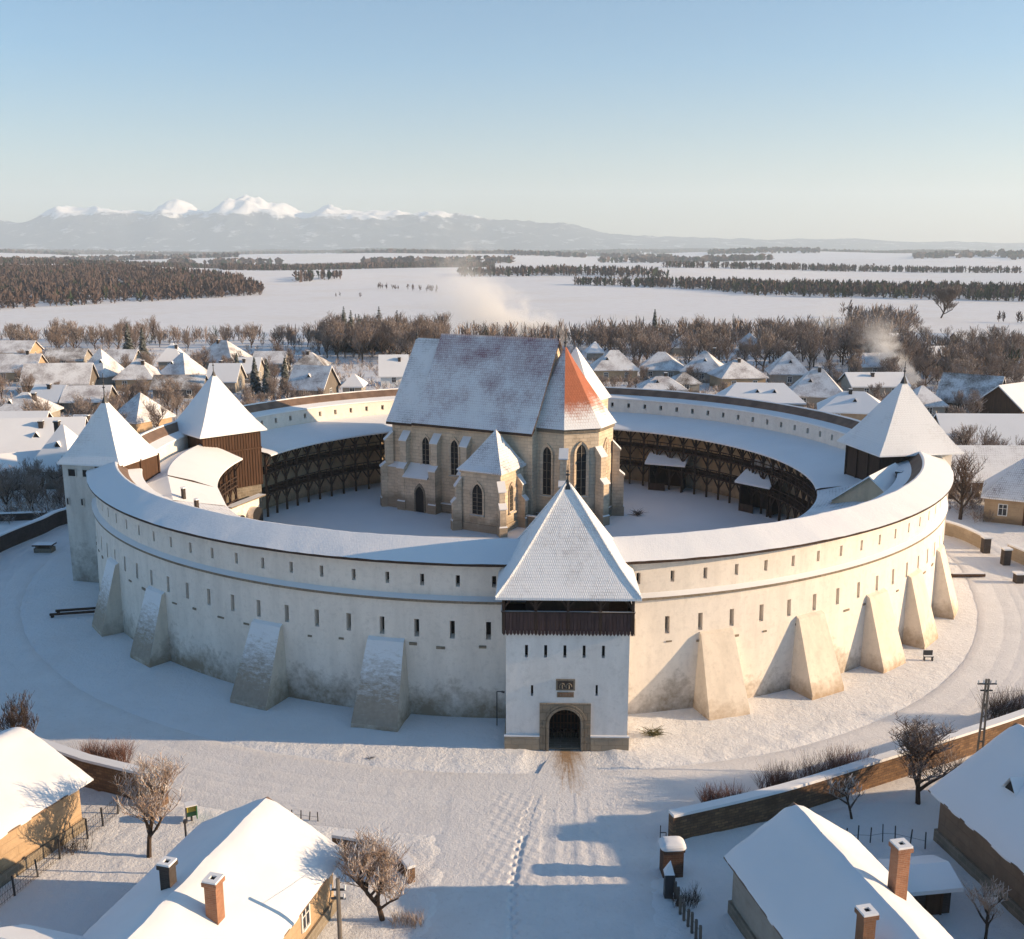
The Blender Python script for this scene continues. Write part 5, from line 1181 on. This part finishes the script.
tree('apple_tree', 'bare spreading tree with rusty crown before the sunlit garden wall at lower right', *at(918, 805), 8, 5.2, 1.9, ('bark', 'twig'), 4, (10, 8, 6, 5), .010, trunk_h=.22, up=.2)
tree('apple_tree', 'small snowy-limbed tree against the dark part of the long garden wall', *at(852, 820), 12, 2.9, 1.5, ('bark', 'twig_frost'), 3, (6, 5, 4), .02, trunk_h=.35)
tree('apple_tree', 'small frosted tree at the bottom edge between shed and long house', *at(985, 942), 15, 3.0, 1.1, ('bark', 'twig_frost'), 4, (6, 5, 4, 3), .013, trunk_h=.35)
tree('bare_tree', 'dark bare tree behind the lower left cottage roof', *at(27, 758), 17, 4.0, .6, ('bark', 'bark'), 4, (9, 6, 5, 3), .014, trunk_h=.1)
tree('bare_tree', 'bare tree in front of the long chimneyed roof right of the corner tower', *at(960, 520), 21, 7.5, .9, ('bark', 'twig'), 4, (9, 6, 5, 3), .022, trunk_h=.3)
tree('bare_tree', 'big upright bare tree standing alone in the field at upper right', *at(941, 318), 23, 15, .8, ('bark', 'twig'), 4, (12, 7, 6, 3), .08, trunk_h=.2, up=.15)
def shrub(label, px, py, h, w, seed, mat='twig_red', n=190, name='bare_shrub'):
    rnd = random.Random(seed); q = MB()
    for i in range(n):
        x0, y0 = rnd.uniform(-w/2, w/2), rnd.uniform(-.35, .35); p = Vector((x0, y0, 0)); d = Vector((rnd.gauss(0,.25), rnd.gauss(0,.2), 1)).normalized(); L = h*rnd.uniform(.5, 1)
        p2 = p+d*L*.55; q.beam(p, p2, .022, n=3, w2=.016)
        for k in range(4): d2 = (d+Vector((rnd.gauss(0,.5), rnd.gauss(0,.45), 0))).normalized(); q.beam(p.lerp(p2, .4+.2*k), p2+d2*L*.45, .014, n=3, w2=.006)
    x, y = g(px, py); o = q.build(name, mat); o.location = (x, y, 0); return tag(o, label, 'shrub')
shrub('reddish bare shrub showing behind the lower left dark brick wall', 107, 765, 1.8, 2.6, 1, n=260)
shrub('low pale shrub at the corner where the lower left brick wall ends', 145, 778, 1.0, 1.6, 2, 'twig', 60)
for k, (px, py, h, w) in enumerate(((722, 808, 1.6, 2.2), (779, 797, 2.2, 1.9), (822, 789, 2.5, 2.2), (850, 782, 2.4, 1.8))):
    shrub(['short reddish shrub behind the near end of the long garden wall', 'tall thin bare shrub second from the near end of the long garden wall', 'bushy bare shrub third along the road side of the long garden wall', 'bare shrub fourth along the road side of the garden wall, before the rusty tree'][k], px, py, h, w, 10+k)
shrub('round dense bare shrub at the right edge beyond the ladder pole', 1012, 722, 2.6, 3.4, 20, 'twig', 300)
shrub('scrubby weeds at the foot of the snow-laden tree at bottom centre', 408, 925, .8, 1.5, 21, 'twig_frost', 90)
shrub('climbing tangle of twigs on the fence by the lower left cottage', 60, 852, 1.1, 3.0, 22, 'bark', 60)
shrub('grey tangle of twigs round the stout dark post by the gate pier', 684, 905, 1.0, 1.2, 24, 'bark', 60)

def conifer_mesh(seed, h, mat='needles'):
    rnd = random.Random(seed); q = MB(); z = h*.06
    while z < h*.985:
        f = 1-z/h; Rr = h*.25*f**.85*rnd.uniform(.85, 1.1)+.1; n = max(6, int(11+11*f))
        for i in range(n):
            a = rnd.uniform(0, 2*pi); r_ = Rr*rnd.uniform(.6, 1.1); dz = -r_*rnd.uniform(.15, .5); w = r_*.32+.1
            tip = Vector((cos(a)*r_, sin(a)*r_, z+dz)); s_ = Vector((-sin(a), cos(a), 0))*w; mid = Vector((cos(a)*r_*.45, sin(a)*r_*.45, z+dz*.25))
            c = Vector((0, 0, z+.1))
            q.poly([c, mid-s_, tip+Vector((0,0,-.12))], 0); q.poly([c, tip+Vector((0,0,-.12)), mid+s_], 0); q.poly([mid-s_-Vector((0,0,.25)), mid+s_-Vector((0,0,.25)), tip], 0)
        z += h*.035
    return q
def conifer(label, px, py, h, seed, group=None):
    x, y = g(px, py); t = thing('spruce_tree', label, 'spruce', (x, y, 0), 0, group); b = MB(); b.beam((0,0,-.1), (0,0,h*.9), h*.035, n=6, w2=.05); b.build('trunk', 'bark', t); conifer_mesh(seed, h).build('crown', 'needles', t); return t
for k, (px, py, h, lb) in enumerate(((130, 365, 11.5, 'taller dark spruce of the pair behind the left rooftops'), (144, 364, 10.2, 'shorter dark spruce of the pair behind the left rooftops'),
   (256, 397, 8.6, 'snowy fir left of three behind the ring wall near the inner left tower'), (268, 398, 8.4, 'snowy fir in the middle of three behind the left ring wall'), (286, 394, 8.0, 'snowy fir right of three behind the left ring wall, next to the gabled house'),
   (238, 382, 7.0, 'slim brownish fir between the blue roof and the three snowy firs'))): conifer(lb, px, py, h, 40+k)
for k, px in enumerate((338, 345, 352, 360, 366, 380, 398)):
    x, y = g(px, 352+((k*5) % 4)); b = MB(); 
    o = conifer('dark conifer in the frosty wood left of the church roof', px, 350+(k*5) % 4, 11+(k*3) % 4, 60+k, 'conifers in the wood left of the church')
conifer('single conifer rising from the woods right of the church', 654, 345, 12, 71)
# bare trees between and behind the houses
protos = []
for s_ in range(6):
    T, C = grow(100+s_, 9.0, .75+.1*(s_ % 3), 4, (9, 6, 5, 2), .035, trunk_h=.18, r0=.2); b = MB(); b.v = T.v+C.v; n0 = len(T.v)
    b.f = T.f+[tuple(i+n0 for i in f) for f in C.f]; b.m = [0]*len(T.f)+[1]*len(C.f); b.uv = T.uv+C.uv; protos.append(b)
rnd = random.Random(99)
def blocked(x, y):
    for o in HOUSES:
        dx, dy = x-o.location.x, y-o.location.y
        if dx*dx+dy*dy < 36: return True
    return (x-CX)**2+(y-CY)**2 < 46**2 or road_dist(x, y) < 1.5
HOUSES = [o for o in S.objects if o.type == 'EMPTY' and o.get('category') in ('house', 'barn', 'shed')]
spots = []
def zone(n, x0, x1, y0, y1, hmin, hmax, grp, lab):
    c = 0; k = 0
    while c < n and k < n*30:
        k += 1; px = rnd.uniform(x0, x1); py = y0+(y1-y0)*rnd.random(); x, y = g(px, py)
        if blocked(x, y) or any((x-a)**2+(y-b_)**2 < 6 for a, b_, *_ in spots): continue
        spots.append((x, y, rnd.uniform(hmin, hmax), grp, lab)); c += 1
zone(78, 590, 880, 348, 372, 7, 11, 'trees of the wood behind the right-hand houses', 'bare brown tree of the dense wood behind the right-hand row of houses')
zone(60, 850, 1024, 356, 396, 6, 10, 'trees of the wood right of the smoke', 'bare tree of the grey-brown wood at the right behind the corner tower')
zone(40, 325, 440, 349, 364, 8, 12, 'trees of the frosty wood left of the church', 'frosty bare tree of the wood just left of the church roof')
zone(40, 0, 330, 340, 356, 5, 9, 'trees along the field edge on the left', 'bare tree of the line between the left rooftops and the white field')
zone(80, 0, 330, 364, 440, 3, 6.5, 'garden trees among the left houses', 'bare garden tree among the snowy houses on the left')
zone(22, 0, 70, 480, 515, 3, 5, 'orchard trees before the dark left wall', 'small bare orchard tree behind the curved dark wall at far left')
zone(34, 590, 960, 370, 404, 3, 5, 'garden trees behind the back ring wall', 'low bare garden tree among the houses behind the back ring wall')
zone(14, 955, 1024, 380, 500, 4, 7, 'garden trees among the right houses', 'bare garden tree among the houses at the right edge')
pm = {}
for i, (x, y, h, grp, lab) in enumerate(spots):
    fr = 'frosty' in lab; mt = 'twig_frost' if False else 'wood_near'; key = (i % 6, mt)
    if key not in pm: pm[key] = protos[i % 6].build('bare_tree', ['bark', mt]); o = pm[key]
    else: o = pm[key].copy(); S.collection.objects.link(o)
    s_ = h/9.0; o.location = (x, y, 0); o.rotation_euler = (0, 0, rnd.uniform(0, 6.28)); o.scale = (s_*rnd.uniform(.85, 1.15), s_*rnd.uniform(.85, 1.15), s_)
    tag(o, lab, 'tree', grp)
# masses: tufts of thin blades fanned in three dimensions
def tufts(name, pts, mats, blades, label=None, seed=1, wfac=.05, spread=.32, split=0.0):
    "pts: array (n, 4) of x, y, z, height"
    r = np.random.default_rng(seed); n = len(pts); B = blades; base = np.repeat(pts, B, 0); N_ = len(base)
    H_ = base[:, 3]; u = r.normal(0, 1, (N_, 3)); u /= np.linalg.norm(u, axis=1, keepdims=True); u *= r.uniform(.3, 1, (N_, 1))**.5
    cz = np.where(r.random(N_) < .5, .62, .5) if B > 20 else np.full(N_, .45); el = np.repeat(r.uniform(.75, 1.25, n), B)
    tip = np.stack([base[:,0]+u[:,0]*H_*spread*el, base[:,1]+u[:,1]*H_*spread*el, base[:,2]+H_*(cz+u[:,2]*(.38 if B > 20 else .5))], 1)
    tip[::B, :2] = base[::B, :2]; tip[::B, 2] = base[::B, 2]+H_[::B]*.9
    k_ = r.uniform(.35, .8, N_); k_[::B] = 0
    p0 = np.stack([base[:,0]+u[:,0]*H_*spread*.25, base[:,1]+u[:,1]*H_*spread*.25, base[:,2]+(tip[:,2]-base[:,2])*k_], 1); p0[::B] = base[::B, :3]; w = H_*wfac*r.uniform(.5, 1.2, N_); b_ = r.uniform(0, np.pi, N_)
    s = np.stack([np.cos(b_)*w, np.sin(b_)*w, np.zeros(N_)], 1); mid = p0*.35+tip*.65+r.normal(0, .04, (N_, 3))*base[:, 3:4]
    V = np.concatenate([p0-s*.5, p0+s*.5, mid+s, tip, mid-s*.6], 1).reshape(-1, 3)
    i0 = np.arange(N_)*5; F = np.concatenate([np.stack([i0, i0+1, i0+2, i0+4], 1), np.stack([i0+4, i0+2, i0+3, i0+3], 1)])
    # second quad degenerates to a triangle: keep everything as triangles
    T3 = np.concatenate([np.stack([i0, i0+1, i0+2], 1), np.stack([i0, i0+2, i0+4], 1), np.stack([i0+4, i0+2, i0+3], 1)])
    mi = None
    if len(mats) > 1: mi = np.tile(np.repeat((r.random(n) < split).astype(int), B), 3)
    o = numpy_mesh(name, V, T3, mats, mi); tag(o, label, None if not label else 'wood', None, 'stuff'); return o
nr = np.random.default_rng(5)
def inpoly(pts, poly):
    x, y = pts[:,0], pts[:,1]; ok = np.zeros(len(pts), bool); n = len(poly)
    for i in range(n):
        (x1, y1), (x2, y2) = poly[i], poly[(i+1) % n]
        c = ((y1 > y) != (y2 > y)) & (x < (x2-x1)*(y-y1)/(y2-y1+1e-9)+x1); ok ^= c
    return ok
def fill(poly, spacing, h0, h1):
    P_ = np.array(poly); lo, hi = P_.min(0), P_.max(0); n = int((hi[0]-lo[0])*(hi[1]-lo[1])/spacing**2); p = nr.uniform(lo, hi, (n, 2)); p = p[inpoly(p, poly)]
    z = np.array([ground_z(a, b_) for a, b_ in p]) if len(p) else np.zeros(0)
    return np.stack([p[:,0], p[:,1], z-.3, nr.uniform(h0, h1, len(p))], 1)
def gp(*q): return [g(a, b_) for a, b_ in q]
# scrub filling the gardens
sc = []
while len(sc) < 6200:
    px = nr.uniform(-40, 1070); py = nr.uniform(350, 470) if nr.random() < .8 else nr.uniform(470, 525); x, y = g(px, py)
    if blocked(x, y) or (x-CX)**2+(y-CY)**2 < 50**2: continue
    if 70 < px < 930 and py > 425: continue
    sc.append((x, y, -.05, nr.uniform(.8, 2.8)))
o = tufts('undergrowth', np.array(sc), ['wood_near', 'twig_frost'], 26, 'snowy tangle of bare scrub filling the village gardens', 3, .028, .6, .35); o['category'] = 'scrub'
bk = np.concatenate([fill(gp((585, 353), (900, 356), (900, 338), (700, 339), (585, 342)), 5.2, 7, 11), fill(gp((325, 354), (445, 354), (445, 340), (330, 343)), 4.6, 8, 12), fill(gp((-60, 346), (330, 348), (330, 340), (-60, 338)), 5.5, 4, 8),
                     fill(gp((850, 372), (1060, 388), (1100, 352), (985, 352), (960, 364), (890, 360)), 5.2, 6, 10), fill(gp((440, 352), (600, 352), (600, 342), (440, 343)), 5, 7, 10)])
bk = bk[[not blocked(a, b_) for a, b_ in bk[:, :2]]]
tufts('woods', bk, ['wood_near', 'needles'], 42, 'band of bare brown woods between the village and the white field', 4, .022, .34, .05)
tufts('thicket', np.concatenate([fill(gp((845, 332), (905, 334), (915, 322), (850, 322)), 5, 5, 11), fill(gp((905, 330), (925, 330), (925, 326), (905, 326)), 6, 4, 7)]), ['wood_near'], 40, 'brown thicket at the field edge above the right woods', 6, .025, .4)
# far forests
def forest(label, polys, sp, h0, h1, blades=9, seed=1, w=.09, mats=('wood_far', 'needles'), split=.08):
    return tufts('forest', np.concatenate([fill(p, sp, h0, h1) for p in polys]), list(mats), blades, label, seed, w, .34, split)
def wp(*q): return [(a*sin(R(t)), a*cos(R(t))) for t, a in q]     # bearing in degrees from straight ahead, distance
forest('large brown leafless forest beyond the field on the left', [gp((-160, 312), (0, 310), (120, 303), (262, 295), (262, 290), (240, 283), (120, 277), (-160, 277))], 7, 8, 12, 16, 11, .085)
forest('dark strip of forest running to the right beyond the white field', [gp((560, 284), (700, 289), (760, 295), (1100, 303), (1100, 294), (900, 289), (700, 284.5))], 6.5, 8, 11, 13, 12, .1, split=.35)
far = [wp((-16, 1500), (-9, 1650), (-1, 1900), (-1, 2300), (-9, 2000), (-16, 1750)), wp((-3, 1150), (3, 1180), (9, 1100), (8, 1230), (2, 1300), (-3, 1260)), wp((-12, 1000), (-9.5, 1060), (-9, 1120), (-12, 1080)), wp((-30, 1700), (-18, 1800), (-14, 2150), (-22, 2100), (-30, 1900)), wp((8, 1500), (20, 1600), (32, 1500), (32, 1560), (18, 1690), (9, 1560))]
forest('thin forest belts crossing the farther white fields', far, 9, 9, 13, 10, 13, .13, split=.25)
rw = np.random.default_rng(8); belts = []
for i in range(46):
    t = rw.uniform(-32, 32); d = rw.uniform(2200, 8500); wd = rw.uniform(2, 9)*(1+d/9000); th_ = rw.uniform(90, 420)*(d/3500)
    belts.append(wp((t-wd/2, d), (t, d*rw.uniform(.98, 1.02)), (t+wd/2, d+rw.uniform(-60, 60)), (t+wd/2, d+th_), (t, d+th_*1.2), (t-wd/2, d+th_)))
forest('far hazy woodland patches across the plain below the mountains', belts, 27, 13, 22, 6, 14, .6, split=.2)
tufts('hedge_trees', np.concatenate([fill(gp((375, 289), (440, 292), (440, 290), (375, 288)), 12, 4, 7), fill(gp((820, 318), (850, 319), (850, 317), (820, 316)), 9, 8, 13), fill(gp((985, 325), (1060, 326), (1060, 322), (985, 322)), 9, 4, 7), fill(gp((335, 296), (362, 297), (362, 296), (335, 295)), 7, 3, 5)]), ['wood_far'], 26, 'scattered bushes and poplars out in the white field', 15, .04, .25)
# ------------------------------------------------------------------ hills and mountains
def mat_mount():
    m, nt, bs = nodes('mountain_cover'); geo = N(nt, 'ShaderNodeNewGeometry'); p = geo.outputs['Position']; z = zof(nt, p)[2]; nz = zof(nt, geo.outputs['Normal'])[2]
    n = noi(nt, .0016, 8, p, .65); n2 = noi(nt, .006, 7, p, .7)
    k = math_(nt, 'ADD', math_(nt, 'MULTIPLY', math_(nt, 'SUBTRACT', z, 345), 1/170), math_(nt, 'MULTIPLY', math_(nt, 'SUBTRACT', n, .5), 1.4))
    k = math_(nt, 'ADD', k, math_(nt, 'MULTIPLY', math_(nt, 'SUBTRACT', n2, .5), 1.6)); f = ramp(nt, k, .28, .5)
    c = mixc(nt, n2, (.028, .04, .055), (.06, .07, .085)); c = mixc(nt, math_(nt, 'MULTIPLY', ramp(nt, n2, .56, .66), .5), c, SNOW)
    nt.links.new(mixc(nt, f, c, SNOW), bs.inputs['Base Color']); bs.inputs['Roughness'].default_value = .9
    bump(nt, bs, n2, .6, 30); return m
M['mount'] = mat_mount()
def mountains():
    nxm, nym = 620, 90; Vm = []
    pk = [(-470, 36), (-430, 43), (-385, 47), (-345, 40), (-326, 53), (-300, 44), (-255, 56), (-225, 48), (-200, 42), (-180, 46), (-155, 45), (-125, 43), (-85, 42), (-50, 36), (0, 32), (40, 29), (90, 21), (150, 17), (240, 14), (330, 13), (420, 11), (520, 9), (640, 8), (-560, 30), (-700, 26)]
    pk.sort()
    def env(u):
        for (a, c), (b_, d) in zip(pk[:-1], pk[1:]):
            if a <= u <= b_: t = (u-a)/(b_-a); t = t*t*(3-2*t); return c+(d-c)*t
        return pk[0][1] if u < pk[0][0] else pk[-1][1]
    for j in range(nym):
        v = j/(nym-1); 
        for i in range(nxm):
            u = -680+1300*i/(nxm-1); d = 9300+3600*v; x = u/1000*11600*(.72+.28*d/11600); y = d
            ridge = math.exp(-((v-.62)/.26)**2); q = Vector((x*.0011, y*.0011, .3))
            rn = 1-abs(noise.noise(q*1.0))*1.8; fine = noise.ridged_multi_fractal(q*1.6, .9, 2.2, 6, 1.0, 2.0)-1.1
            hgt = env(u)/1000*(9300+3600*.62)*ridge*(.84+.14*rn+.15*fine*(.5+.5*(1-abs(v-.62))))+25
            foot = sst(0, .25, v); Vm.append((x, y, (hgt)*foot*sst(1.0, .88, v) if v > .88 else hgt*foot-8*(1-foot)))
    Vm = np.array(Vm); ii = np.arange(nxm*nym).reshape(nym, nxm); F = np.stack([ii[:-1,:-1], ii[:-1,1:], ii[1:,1:], ii[1:,:-1]], -1).reshape(-1, 4)
    o = numpy_mesh('mountains', Vm, F, ['mount']); o.data.shade_smooth(); return tag(o, kind='structure')
mountains()
def foothills():
    nxm, nym = 220, 24; Vm = []
    for j in range(nym):
        v = j/(nym-1)
        for i in range(nxm):
            u = -700+1400*i/(nxm-1); d = 7000+1500*v; x = u/1000*d; q = Vector((u*.006, .7, 2)); e = (noise.noise(q)*.5+.6)*(75 if u > -80 else 40)*(1-sst(150, 560, u)*.5)
            Vm.append((x, d, max(-5, e*math.exp(-((v-.5)/.24)**2)+noise.noise(Vector((x*.004, d*.004, 0)))*6-3)))
    ii = np.arange(nxm*nym).reshape(nym, nxm); F = np.stack([ii[:-1,:-1], ii[:-1,1:], ii[1:,1:], ii[1:,:-1]], -1).reshape(-1, 4)
    o = numpy_mesh('foothills', np.array(Vm), F, ['mount']); o.data.shade_smooth(); return tag(o, kind='structure')
foothills()
# ------------------------------------------------------------------ air
m = bpy.data.materials.new('haze_air'); m.use_nodes = True; nt = m.node_tree; nt.nodes.remove(nt.nodes['Principled BSDF'])
pv = nt.nodes.new('ShaderNodeVolumePrincipled'); pv.inputs['Color'].default_value = (.76, .89, 1, 1); pv.inputs['Density'].default_value = 1.0e-4; pv.inputs['Anisotropy'].default_value = .1
nt.links.new(pv.outputs[0], nt.nodes['Material Output'].inputs['Volume']); M['haze'] = m
q = MB(); q.box(-15600, 15600, -500, 15600, -45, 900, 0); hz = q.build('haze', 'haze'); tag(hz, kind='stuff')
def smoke(label, base, tip, r0, r1, dens, seed, col=(1, 1, 1)):
    base, tip = Vector(base), Vector(tip); d = tip-base; L = d.length; e1 = Vector((0,1,0)).cross(d).normalized(); e2 = d.cross(e1).normalized(); q = MB(); n = 10; rings = []
    for i in range(n+1):
        t = i/n; c = Vector((0,0,0))+d*t+Vector((0, 0, -.10*L*sin(pi*t))); r_ = r0+(r1-r0)*t**.8; rings.append([c+e1*cos(2*pi*k/12)*r_*1.15+e2*sin(2*pi*k/12)*r_*1.15 for k in range(12)])
    for a, c in zip(rings[:-1], rings[1:]):
        for k in range(12): j = (k+1) % 12; q.poly([a[k], a[j], c[j], c[k]], 0)
    q.poly(rings[0][::-1], 0); q.poly(rings[-1], 0)
    m = bpy.data.materials.new('smoke_air'); m.use_nodes = True; nt = m.node_tree; nt.nodes.remove(nt.nodes['Principled BSDF'])
    pv = nt.nodes.new('ShaderNodeVolumePrincipled'); pv.inputs['Color'].default_value = (*col, 1)
    tc = N(nt, 'ShaderNodeTexCoord').outputs['Object']; s = zof(nt, tc)
    # distance from the plume axis, relative to its radius there
    tt = math_(nt, 'MULTIPLY', N_dot(nt, tc, d/(L*L)), 1.0); ax = N(nt, 'ShaderNodeVectorMath', operation='SCALE'); ax.inputs[0].default_value = tuple(d); nt.links.new(tt, ax.inputs['Scale'])
    sag = math_(nt, 'MULTIPLY', math_(nt, 'SINE', math_(nt, 'MULTIPLY', tt, pi)), -.10*L); cz = N(nt, 'ShaderNodeCombineXYZ'); nt.links.new(sag, cz.inputs[2])
    ad = N(nt, 'ShaderNodeVectorMath', operation='ADD'); nt.links.new(ax.outputs[0], ad.inputs[0]); nt.links.new(cz.outputs[0], ad.inputs[1])
    di = N(nt, 'ShaderNodeVectorMath', operation='DISTANCE'); nt.links.new(tc, di.inputs[0]); nt.links.new(ad.outputs[0], di.inputs[1])
    rad = math_(nt, 'ADD', math_(nt, 'MULTIPLY', math_(nt, 'POWER', math_(nt, 'MAXIMUM', tt, 0.001), .8), r1-r0), r0)
    rel = math_(nt, 'DIVIDE', di.outputs['Value'], rad)
    nz = noi(nt, 2.2/((r0+r1)/2), 6, tc, .65, .6)
    k = math_(nt, 'SUBTRACT', math_(nt, 'MULTIPLY', nz, 2.2), math_(nt, 'ADD', rel, .25)); k = math_(nt, 'MULTIPLY', k, 1.5, True)
    fade = math_(nt, 'MULTIPLY', math_(nt, 'SUBTRACT', 1.0, tt, True), math_(nt, 'DIVIDE', r0*1.0, rad))
    nt.links.new(math_(nt, 'MULTIPLY', math_(nt, 'MULTIPLY', k, fade), dens), pv.inputs['Density']); nt.links.new(pv.outputs[0], nt.nodes['Material Output'].inputs['Volume'])
    o = q.build('smoke_plume', m, None, True); o.location = base; import bmesh; bm = bmesh.new(); bm.from_mesh(o.data); bmesh.ops.recalc_face_normals(bm, faces=bm.faces); bm.to_mesh(o.data); bm.free(); return tag(o, label, 'smoke', None, 'stuff')
def N_dot(nt, vec, c):
    n = N(nt, 'ShaderNodeVectorMath', operation='DOT_PRODUCT'); nt.links.new(vec, n.inputs[0]); n.inputs[1].default_value = tuple(c); return n.outputs['Value']
def at3(px, py, D):
    u = (px-512)/CF; v = (py-469.5)/CF; dy = cos(CP)-v*sin(CP); dz = -sin(CP)-v*cos(CP); t = D/dy; return (u*t, D, CH+dz*t)
smoke('white smoke rising leftwards from a chimney behind the right corner tower', at3(918, 383, 215), at3(872, 322, 235), 1.2, 6, 2.8, 1)
smoke('thin smoke drifting over the woods above the right-hand houses', at3(862, 352, 300), at3(815, 306, 320), 2.5, 11, .35, 2)
smoke('broad pale smoke drifting behind the church roof', at3(560, 352, 330), at3(440, 276, 380), 9, 24, .55, 3)
smoke('faint smoke veil over the frosty wood left of the church', at3(450, 340, 330), at3(320, 326, 350), 8, 15, .08, 4)
